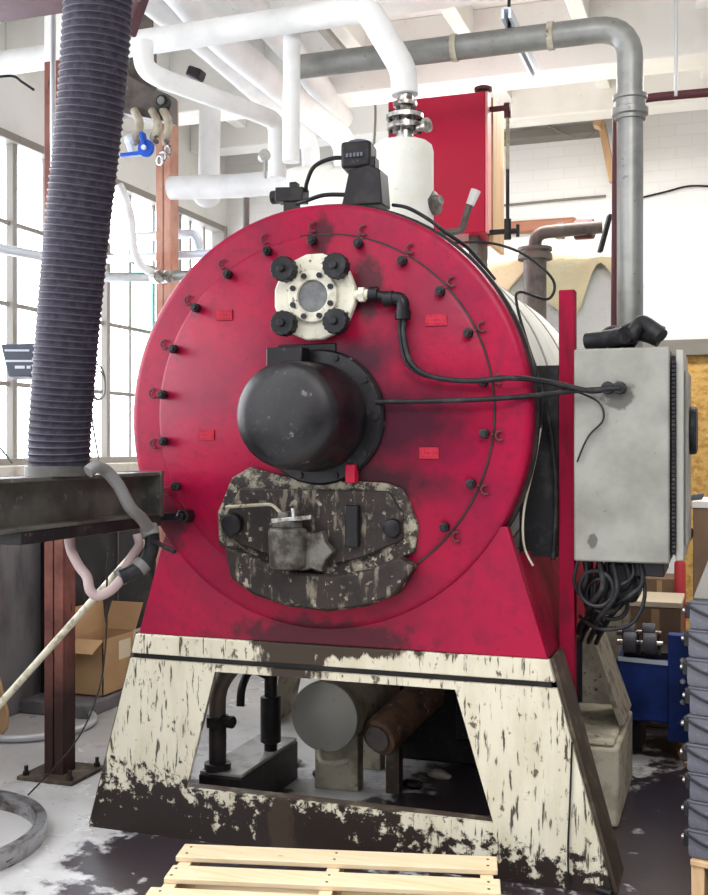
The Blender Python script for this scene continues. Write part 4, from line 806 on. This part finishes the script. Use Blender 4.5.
# pump box and valves at the left
pa, pb = at_z(196, 790, 0), at_z(252, 775, 0)
px0 = at_y(186, 735, 4.05)
pu = thing('pump_box', 'low black pump box with wet pale top inside the left stand leg', 'pump', (-1.93, 4.2, 0))
MB().box((-2.03, 3.95, 0), (-1.835, 4.55, .17)).build('box_body', 'black_steel', pu, bev=.006)
MB().box((-2.026, 3.954, .171), (-1.839, 4.546, .185)).build('box_lid', 'wet_lid', pu, bev=.003)
vp = thing('valve_pipe', 'dark curved pipe with a bolted valve rising from the pump box', 'pipe', (-1.96, 4.0, .185))
MB().cyl((-1.968, 4.0, .185), (-1.968, 4.0, .37), .036, seg=20).cyl((-1.968, 4.0, .185), (-1.968, 4.0, .21), .055, seg=20).build('valve_body', 'black_steel', vp)
MB().cyl((-1.968, 4.0, .36), (-1.968, 4.0, .40), .052, seg=6).cyl((-1.968, 4.0, .385), (-1.89, 3.98, .385), .025, seg=12).build('valve_nut', 'black_steel', vp)
MB().pipe([(-1.968, 4.0, .39), (-1.968, 4.0, .52), (-1.90, 4.05, .625), (-1.72, 4.12, .655), (-1.45, 4.3, .67), (-1.3, 4.6, .70)], .034, .10, 16).build('curved_pipe', 'dark_pipe', vp)
vq = thing('riser_pipe', 'dark upright riser with couplings behind the curved valve pipe', 'pipe', (-1.87, 4.32, .185))
MB().cyl((-1.87, 4.32, .185), (-1.87, 4.32, .74), .028, seg=16).build('riser', 'black_steel', vq)
MB().cyl((-1.87, 4.32, .22), (-1.87, 4.32, .42), .045, seg=16, bev=.006).build('coupling', 'black_steel', vq)
MB().tube([(-1.87, 4.32, .60), (-1.80, 4.28, .61), (-1.74, 4.24, .575), (-1.70, 4.22, .57), (-1.66, 4.24, .60)], .02).build('side_branch', 'black_steel', vq)
MB().tube([(-1.87, 4.32, .50), (-1.93, 4.25, .54), (-1.95, 4.2, .48), (-1.95, 4.18, .40)], .018).build('side_branch', 'black_steel', vq)
MB().cyl((-1.66, 4.24, .60), (-1.66, 4.24, .63), .024, seg=12, bev=.005).build('yellow_cap', 'yellow_paint', vq)
# dark box added deep under the drum to stand in for shade
MB_ = MB().box((-1.50, 5.0, .0), (-.66, 5.34, .70)).box((-1.2, 4.96, .12), (-.75, 5.0, .5)); tag(MB_.build('shade_filler', 'black_steel', bev=.01), 'dark blower box added for the deep shade under the boiler', 'filler')
# footing block behind the right stand leg
fb = MB().box((-.66, 4.36, 0), (-.40, 5.04, .31)); fb.box((-.64, 4.38, .31), (-.42, 5.02, .334)); tag(fb.build('footing_block', 'dirty_white', bev=.03), 'dirty pale concrete footing block behind the right stand leg', 'block')
# ================================================================ FLOOR OBJECTS, LEFT
# pallet in front of the boiler
th = math.radians(12.7); pc, ps = math.cos(th), math.sin(th)
PB = Vector((-1.762, 3.328, 0))
def pw(u, w): return (PB.x + u * pc + w * ps, PB.y + u * ps - w * pc)     # u along the boards, w towards the camera
def pbox(m, u0, u1, w0, w1, z0, z1): m.slab([pw(u0, w0), pw(u0, w1), pw(u1, w1), pw(u1, w0)], z0, z1); return m
pal = thing('pallet', 'pale wooden pallet lying flat on the floor in front of the boiler', 'pallet', (*pw(.53, .45), 0))
wt = 0
for i, wd in enumerate((.118, .11, .115, .11, .115, .118)):
    dx = (.0, .012, -.008, .006, -.004, .0)[i]
    b = pbox(MB(), dx, 1.066 + dx * .5, wt, wt + wd, .118, .136).build('deck_board', 'pine_wood', pal, bev=.003)
    nl = MB()
    for u in (.03, .53, 1.035):
        for w_ in (.03, .085): a = pw(u, wt + w_); nl.cyl((*a, .134), (*a, .1372), .005, seg=8)
    nl.build('nail', 'oily_brown', b)
    wt += wd + .070
for u in (.012, .51, 1.01): pbox(MB(), u, u + .042, 0.004, wt - .072, .018, .118).build('stringer', 'pine_wood', pal, bev=.002)
for w_ in (.0, .4, .86): pbox(MB(), 0, 1.066, w_, w_ + .12, 0, .018).build('bottom_board', 'pine_wood', pal, bev=.002)
# steel hoop at the bottom left
rc = at_z(-86, 845, 0)
hp = MB().lathe([(.440, 0), (.480, 0), (.483, .01), (.483, .062), (.478, .068), (.446, .068), (.440, .062), (.440, 0)], (rc.x, rc.y, 0), (0, 0, 1), 96)
tag(hp.build('steel_hoop', 'bright_steel'), 'flat steel hoop lying on the floor at the bottom left', 'hoop')
# grey hose ring on the floor
hc = at_z(30, 726, 0)
tag(MB().torus((hc.x, hc.y, .022), (0, 0, 1), .335, .02, 64, 12).build('hose_ring', 'silver_hose'), 'silver grey hose lying in a loop behind the rust red column', 'hose')
# plinth, locker, cardboard box along the left wall
struct(MB().box((LX, 5.15, 0), (-3.33, 7.0, .075)).build('trim_9', 'dado_paint', bev=.008), 'low grey plinth along the left wall', 'plinth')
lk = thing('steel_locker', 'black steel locker with a bright edge under the windows', 'locker', (-3.68, 5.9, .075))
MB().box((LX + .005, 5.34, .075), (-3.60, 6.55, 1.30)).build('locker_body', 'black_steel', lk, bev=.004)
MB().box((-3.60, 5.30, .075), (-3.585, 5.335, 1.30)).build('edge_strip', 'zinc_pipe', lk)
MB().box((-3.60, 5.9, .14), (-3.592, 5.91, 1.25)).build('door_gap', 'dark_pipe', lk)
for z in [.2 + .09 * k for k in range(12)]: MB().box((-3.60, 6.36, z), (-3.59, 6.40, z + .05)).build('hinge_slot', 'dark_pipe', lk)
bx_ = thing('cardboard_box', 'open cardboard box with paper labels on the plinth under the windows', 'box', (-3.48, 5.55, .075))
x0, x1, y0, y1, z0, z1 = -3.575, -3.36, 5.36, 5.72, .077, .40
m_ = MB().box((x0, y0, z0), (x1, y1, z0 + .006)).box((x0, y0, z0), (x0 + .006, y1, z1)).box((x1 - .006, y0, z0), (x1, y1, z1)).box((x0, y0, z0), (x1, y0 + .006, z1)).box((x0, y1 - .006, z0), (x1, y1, z1)); m_.build('carton', 'cardboard', bx_)
fl = MB()
def flap(m, a, b, d, t=.005): a, b, d = Vector(a), Vector(b), Vector(d); n = (b - a).cross(d).normalized() * t; m.add([a, b, b + d, a + d, a + n, b + n, b + d + n, a + d + n], [(0, 1, 2, 3), (7, 6, 5, 4), (0, 4, 5, 1), (1, 5, 6, 2), (2, 6, 7, 3), (3, 7, 4, 0)])
flap(fl, (x0 + .003, y0, z1), (x0 + .003, y1, z1), (-.02, 0, .17)); fl.build('flap', 'cardboard', bx_)
fl = MB(); flap(fl, (x0, y1 - .003, z1), (x1, y1 - .003, z1), (.02, .06, .16)); fl.build('flap', 'cardboard', bx_)
fl = MB(); flap(fl, (x0, y0 + .003, z1), (x1, y0 + .003, z1), (0, -.12, -.06)); fl.build('flap', 'cardboard', bx_)
MB().box((x1, y0 + .17, z0 + .18), (x1 + .0015, y0 + .30, z0 + .29)).build('paper_label', 'label_paper', bx_)
MB().box((x1, y0 + .335, z0 + .12), (x1 + .0015, y0 + .43, z0 + .33)).build('paper_label', 'label_paper', bx_)
# tan rounded board at the far left
a = at_d(-6, 722, 5.55)
sh = [(-.11, .03), (-.05, 0), (.0, .01), (.045, .06), (.05, .14), (.0, .30), (-.06, .48), (-.16, .5), (-.2, .3)]
bo = MB().prism([(a.x + .03 + x, z) for x, z in sh], a.y, a.y + .02)
tag(bo.build('rounded_board', 'cardboard', bev=.004), 'tan board with a rounded end standing at the far left edge', 'board')
# lit panel device hanging by the window
q = at_d(22, 362, 5.6)
mo = thing('wall_display', 'dark wedge shaped display box with pale lettering at the left window', 'display', tuple(q))
mm_ = MB().prism([(-.10, .085), (.085, .09), (.06, -.085), (-.055, -.085)], -.05, .05)
for v_ in mm_.b.verts: v_.co = Matrix.Translation(q) @ Matrix.Rotation(.35, 4, 'Z') @ Matrix.Rotation(-.12, 4, 'X') @ v_.co
mm_.build('display_case', 'slate_plastic', mo, bev=.008)
R_ = Matrix.Translation(q) @ Matrix.Rotation(.35, 4, 'Z') @ Matrix.Rotation(-.12, 4, 'X')
MB().box((-.075, -.054, .045), (.05, -.0505, .055), R_).box((-.02, -.054, -.045), (.03, -.0505, -.03), R_).box((.04, -.054, -.045), (.06, -.0505, -.03), R_).build('display_lettering', 'light_blue_metal', mo)
MB().box((-.08, -.053, -.01), (.08, -.0505, .0), R_).build('seam_line', 'light_blue_metal', mo)
MB().cbox((q.x - .1, q.y + .1, q.z + .02), (.03, .35, .03), rz=.6).build('wall_arm', 'dark_pipe', mo)
# hanging clamp rack behind the duct
hk = thing('clamp_rack', 'dark hanging plate with pale hooks behind the ribbed duct', 'rack', tuple(at_d(150, 100, 5.2)))
pl = [at_y(118, 70, 4.95), at_y(146, 85, 4.95), at_y(170, 95, 4.95), at_y(170, 122, 4.95), at_y(122, 113, 4.95)]
MB().prism([(p.x, p.z) for p in pl], 4.95, 5.03).build('rack_plate', 'dark_pipe', hk, bev=.004)
q = at_y(165, 103, 4.94); MB().cyl((q.x, 4.95, q.z), (q.x, 4.90, q.z), .034, seg=24, bev=.004).build('bushing', 'black_rubber', hk)
MB().cyl((q.x, 4.91, q.z), (q.x, 4.893, q.z), .020, seg=20).build('bush_pin', 'zinc_pipe', hk)
for px in (137, 155, 166):
    MB().sweep(spline([at_y(px - 3, 110, 4.93), at_y(px + 2, 120, 4.92), at_y(px + 2, 130, 4.91), at_y(px - 1, 138, 4.93), at_y(px + 1, 144, 4.95)], 6), .022, 10).build('hook', 'dirty_white', hk)
    q = at_y(px + 2, 142, 4.92); MB().cyl((q.x, 4.92, q.z), (q.x, 4.90, q.z), .012, seg=12).build('hook_bolt', 'dark_pipe', hk)
for px, py in ((163, 156), (168, 150), (160, 160)):
    q = at_y(px, py, 4.92); MB().torus(q, (.4, 1, .2), .022, .008, 20, 8).build('chain_link', 'chrome', hk)
q0, q1 = at_y(118, 110, 5.0), at_y(150, 40, 5.0)
MB().box((q0.x + .05, 5.0, q0.z + .05), (q0.x + .20, 5.06, CEIL)).build('hanger_bar', 'dark_pipe', hk, bev=.004)
bl = thing('blue_lever', 'bright blue lever clamp below the hanging hooks', 'lever', tuple(at_y(146, 148, 4.9)))
lv = MB(); q = at_y(147, 149, 4.9); lv.lathe([(0, 0), (.045, 0), (.045, .02), (0, .02)], (q.x, 4.88, q.z), AX, 20); a = at_y(122, 156, 4.9); lv.bar((q.x, 4.89, q.z - .02), (a.x, 4.89, a.z), .025, .02); b = at_y(143, 139, 4.9); lv.bar((q.x, 4.89, q.z), (b.x, 4.89, b.z + .03), .045, .02); lv.build('lever_arm', 'bright_blue', bl, bev=.004)
MB().cyl((q.x, 4.875, q.z), (q.x, 4.86, q.z), .013, seg=12).build('lever_pin', 'light_blue_metal', bl)
lv = MB(); lv.ball(at_y(130, 140, 4.92), .03); lv.bar(at_y(128, 137, 4.92), at_y(134, 155, 4.92), .05, .03); lv.build('lever_block', 'light_blue_metal', bl, bev=.004)
# pipes in front of the far windows
pipe('window_pipe', 'upper level pipe in front of the far windows, elbow at its end', [at_d(95, 240, 6.9), at_d(196, 233, 6.6), at_d(199, 248, 6.65)], .028, 'light_blue_metal', .05)
pipe('window_pipe', 'middle level pipe in front of the far windows', [at_d(95, 260, 6.8), at_d(215, 253, 6.5)], .026, 'light_blue_metal')
wp = pipe('window_pipe', 'lower silver pipe with couplings in front of the far windows', [at_d(90, 277, 6.4), at_d(150, 277, 6.2), at_d(205, 274, 6.05)], .028, 'zinc_pipe')
for a_, b_ in ((155, 160), (163, 170), (184, 196)): MB().cyl(at_d(a_, 277, 6.18), at_d(b_, 276.5, 6.1), .038, seg=12).build('coupling', 'chrome', wp)
wire('white_hose', 'white hose curving down behind the ribbed duct to the silver pipe', [at_d(119, 185, 6.0), at_d(126, 200, 6.0), at_d(131, 220, 6.05), at_d(133, 245, 6.1), at_d(140, 264, 6.15), at_d(154, 274, 6.18)], .024, 'white_pipe', 'hose', 14)
pipe('window_pipe', 'pale pipe crossing the left window next to the rust red column', [at_x(-14, 246, LX + .16), at_x(60, 260, LX + .16), at_x(95, 268, LX + .16)], .028, 'light_blue_metal')
c_ = at_x(97, 382, LX + .06); wcl = thing('wire_coil', 'coil of thin wire hanging on the window right of the ribbed duct', 'wire', tuple(c_))
for k, (rr, col) in enumerate(((.11, 'dark_pipe'), (.09, 'grey_conduit'))): MB().torus((c_.x + .012 * k, c_.y, c_.z - .02 * k), (1, .1, 0), rr, .006, 40, 6).build('wire_loop', col, wcl)
wire('window_cable', 'thin grey cable hanging before the window right of the ribbed duct', [at_x(90, 400, LX + .05), at_x(94, 432, LX + .05), at_x(99, 460, LX + .05)], .006, 'grey_conduit')
wire('window_cable', 'thin grey cable sagging at the left picture edge below the display box', [at_x(-15, 436, LX + .05), at_x(0, 448, LX + .05), at_x(12, 463, LX + .05)], .006, 'grey_conduit')
wire('ceiling_cable', 'thin dark cable draped along the beam above the rust red column', [at_d(-10, 78, 4.6), at_d(12, 76, 4.6), at_d(22, 82, 4.6), at_d(34, 90, 4.6)], .006)
q = at_d(196, 74, 5.0); tag(MB().cbox(tuple(q), (.07, .07, .05), ry=.4).build('pipe_hanger', 'black_steel', bev=.01), 'small black hanger clip on the branching white pipe', 'clip')
q = at_d(132, 12, 3.9); tag(MB().cbox(tuple(q), (.07, .06, .16), ry=.4).build('hoist_block', 'maroon_beam', bev=.01), 'dark red block just right of the duct top', 'block')
pg = thing('pressure_gauge', 'small round dial gauge beside the upright white pipe', 'gauge', tuple(at_d(265, 157, 5.0)))
q = at_d(265, 155, 4.7); MB().cyl(q, q + Vector((-.02, .03, 0)), .026, seg=20).build('dial_case', 'zinc_pipe', pg); MB().cyl(q + Vector((0, 0, -.02)), q + Vector((0, 0, -.10)), .007, seg=8).build('stem', 'zinc_pipe', pg)
pipe('upright_pipe', 'short dark upright pipe between the level corner pipe and the drum', [at_d(246, 198, 5.6), at_d(246, 255, 5.6)], .018, 'dark_pipe')
# ================================================================ RIGHT SIDE
struct(MB().box((-.30, BY - .03, .0), (3.0, BY - .005, 2.13)).build('trim_10', 'osb_board'), 'yellow chipboard panel under the ledge of the back wall', 'panel')
# blue pump unit
pu = thing('blue_pump', 'blue machine with black rollers on top, standing behind the right stand leg', 'machine', (-.2, 5.6, 0))
q0, q1 = at_y(616, 700, 5.45), at_y(690, 700, 5.45)
bz1 = at_y(650, 660, 5.45).z; bz0 = .16
MB().box((q0.x, 5.45, bz0), (q1.x + .1, 5.85, bz1)).build('machine_body', 'blue_paint', pu, bev=.012)
q2 = at_y(668, 640, 5.44); MB().box((q2.x, 5.42, .08), (q2.x + .10, 5.5, at_y(668, 634, 5.44).z)).build('upright_plate', 'blue_paint', pu, bev=.005)
for k in range(4): MB().cyl((q2.x + .07, 5.42, .18 + k * .10), (q2.x + .07, 5.40, .18 + k * .10), .014, seg=6).build('hex_bolt', 'chrome', pu)
for x_ in (q0.x + .02, q1.x - .02): MB().box((x_, 5.5, 0), (x_ + .10, 5.8, bz0 + .01)).build('foot', 'black_steel', pu)
e0, e1 = at_y(618, 656, 5.44), at_y(672, 661, 5.44)
MB().bar((e0.x, 5.44, bz1), (e1.x, 5.44, bz1 - .01), .012, .02).build('edge_strip', 'light_blue_metal', pu)
MB().box((q0.x + .03, 5.5, bz1), (q1.x, 5.75, bz1 + .03)).build('mount_plate', 'black_steel', pu, bev=.004)
for px, py, y in ((630, 645, 5.48), (650, 645, 5.48), (629, 633, 5.62), (649, 633, 5.62)):
    q = at_y(px, py, y); z_ = max(q.z, bz1 + .075)
    ro = MB().cyl((q.x - .032, y, z_), (q.x + .032, y, z_), .05, seg=28, bev=.006).build('roller', 'grey_plastic', pu)
    MB().cyl((q.x - .06, y, z_), (q.x + .06, y, z_), .014, seg=12).build('axle', 'chrome', ro)
    MB().box((q.x + .035, y - .012, bz1 + .02), (q.x + .05, y + .012, z_ + .01)).build('axle_bracket', 'black_steel', pu)
# cartons in the right background
def carton(label, x0, x1, y0, y1, z0, z1, m='cardboard_dark', lid=None):
    t = thing('carton', label, 'carton', ((x0 + x1) / 2, (y0 + y1) / 2, z0))
    MB().box((x0, y0, z0), (x1, y1, z1)).build('carton_body', m, t, bev=.004)
    if lid: MB().box((x0 - .005, y0 - .008, z1 + .0005), (x1 + .005, y1, z1 + .03)).build('carton_lid', lid, t, bev=.003)
    MB().box((x0 + (x1 - x0) * .42, y0 - .0015, z0 + .02), (x0 + (x1 - x0) * .58, y0, z1 - .01)).build('tape_strip', 'cardboard', t)
    return t
qa, qb = at_y(630, 606, 6.0), at_y(681, 606, 6.0)
carton('brown carton with a pale flat lid behind the blue machine', qa.x, qb.x, 6.0, 6.4, 0, qa.z, 'cardboard_dark', 'cardboard_pale')
qa, qb = at_y(643, 578, 6.7), at_y(676, 592, 6.7)
carton('plain brown carton behind the pale lidded carton', qa.x, qb.x, 6.7, 7.0, 0, qa.z, 'cardboard_dark')
qa = at_y(693, 515, 4.95)
carton('brown carton with a white lid behind the grey board', qa.x, qa.x + .5, 4.95, 5.4, 0, qa.z + .03, 'cardboard_dark', 'white_paper')
q = at_y(680, 590, 6.5); rb = thing('red_canister', 'red plastic canister between the pale lidded carton and the tray stack', 'canister', (q.x, 6.5, 0))
MB().cyl((q.x, 6.5, 0), (q.x, 6.5, at_y(680, 560, 6.5).z), .032, seg=24, bev=.02).build('canister_body', 'red_plastic', rb)
MB().cyl((q.x, 6.5, at_y(680, 560, 6.5).z), (q.x, 6.5, at_y(680, 553, 6.5).z), .02, seg=16).build('canister_cap', 'yellow_paint', rb)
# stack of grey trays on a pallet, cut by the right edge of the picture
ta = math.radians(-16); tcx = .21; 
base = at_d(688, 838, 3.62); TZ = .15
TM = Matrix.Translation((base.x, base.y, 0)) @ Matrix.Rotation(ta, 4, 'Z')
sp_ = thing('pallet', 'rough wooden pallet under the grey tray stack at the right edge', 'pallet', (base.x + .3, base.y + .3, 0))
for k in range(5): MB().box((0.01, -.01 + k * .13, .105), (.70, .09 + k * .13, .125), TM).build('deck_board', 'tan_wood', sp_, bev=.003)
for x in (.01, .33, .65): MB().box((x, 0, 0), (x + .045, .60, .105), TM).build('stringer', 'tan_wood', sp_, bev=.003)
ntr = 9; hgt = .092
names = ['grey plastic tray at the bottom of the stack, on the pallet'] + ['grey plastic tray %s in the stack at the right edge' % o for o in ('second from the bottom', 'third from the bottom', 'fourth from the bottom', 'in the very middle', 'fourth from the top', 'third from the top', 'second from the top')] + ['topmost grey plastic tray, just under the grey board']
def tray(z):
    t = thing('stacking_tray', names[0], 'tray', (base.x, base.y, z), 'grey trays stacked on the rough pallet')
    m_ = MB(); n = 10
    # wall with an outward curved lip on each side
    prof = [(.006, .0), (.001, .01), (.0, .03), (.0, .086), (-.003, .089), (-.003, .0945)]
    W_, D_ = .66, .50
    prev = None
    for off, zz in prof:
        c_ = [TM @ Vector((off, off, z + zz)), TM @ Vector((W_ - off, off, z + zz)), TM @ Vector((W_ - off, D_ - off, z + zz)), TM @ Vector((off, D_ - off, z + zz))]
        cur = [m_.b.verts.new(v) for v in c_]
        if prev:
            for k in range(4): m_.b.faces.new([prev[k], prev[(k + 1) % 4], cur[(k + 1) % 4], cur[k]])
        else: m_.b.faces.new(cur[::-1])
        prev = cur
    m_.b.faces.new(prev)
    m_.build('tray_shell', 'grey_plastic', t, bev=.006)
    st = MB()
    st.sweep(spline([TM @ Vector((-.008, -.012, z + .084)), TM @ Vector((.04, -.012, z + .06)), TM @ Vector((.09, -.008, z + .045)), TM @ Vector((.15, -.008, z + .042))], 6), .0045, 8)
    st.build('strap', 'black_rubber', t)
    MB().box((.14, -.014, z + .028), (.185, .004, z + .056), TM).build('clip', 'black_rubber', t, bev=.004)
    sd_ = MB(); sd_.box((-.016, .0, z + .035), (.006, .49, z + .088), TM); sd_.build('side_rim', 'black_rubber', t, bev=.004)
    for yy in (.02, .13): MB().cyl(TM @ Vector((-.016, yy, z + .06)), TM @ Vector((-.026, yy, z + .06)), .009, seg=10).build('stud', 'chrome', t)
    return t
t0 = tray(.127)
for i in range(1, ntr): dup(t0, (0.004 * ((i * 7) % 3 - 1), .003 * ((i * 5) % 3 - 1), i * (hgt + .0035)), None, names[i])
zt_ = .127 + ntr * (hgt + .0035) + .002
gb = MB(); gb.add([TM @ Vector(v) for v in ((.0, .05, zt_), (.6, .05, zt_), (.6, .05, zt_ + .26), (.10, .05, zt_ + .26), (.0, .07, zt_), (.6, .07, zt_), (.6, .07, zt_ + .26), (.10, .07, zt_ + .26))], [(0, 1, 2, 3), (7, 6, 5, 4), (0, 4, 5, 1), (1, 5, 6, 2), (2, 6, 7, 3), (3, 7, 4, 0)])
tag(gb.build('grey_board', 'grey_board', bev=.003), 'grey brown board standing on top of the tray stack', 'board')
q = at_d(683, 530, 4.6)
bg = MB(); cc_ = at_y(693, 515, 4.95); bg.ball((cc_.x - .055, 5.0, q.z - .03), .06, (.7, .8, 1.5), 20); bg.sweep([(cc_.x - .05, 5.0, q.z + .03), (cc_.x - .02, 5.0, cc_.z + .075), (cc_.x + .05, 5.0, cc_.z + .078)], .012, 8)
for v_ in bg.b.verts: v_.co += Vector((noise.noise(v_.co * 14), noise.noise(v_.co * 14 + Vector((3, 3, 3))), noise.noise(v_.co * 14 + Vector((7, 7, 7))))) * .03
MB_ = bg
tag(MB_.build('plastic_bag', 'slate_plastic', sharp=80), 'crumpled dark bag hanging beside the white lidded carton', 'bag')
# stray timber at the base of the trays
q = at_z(672, 766, 0); tag(MB().bar((q.x + .02, q.y + .25, .012), (q.x + .10, q.y - .1, .012), .03, .024).build('timber_scrap', 'tan_wood', bev=.003), 'short pale timber scrap on the floor beside the tray stack', 'timber')
# things lying by the stand at the front right
wire('floor_cable', 'black cable lying on the floor at the right stand foot', [at_z(505, 872, .02), at_z(530, 880, .012), at_z(560, 872, .03) , at_z(585, 885, .012), at_z(612, 894, .012)], .011)
wire('floor_cable', 'thin wire running down the right stand leg', [at_y(572, 742, F - .006), at_y(570, 800, F - .008), at_y(568, 850, F - .008), at_y(569, 885, F - .012)], .0035)
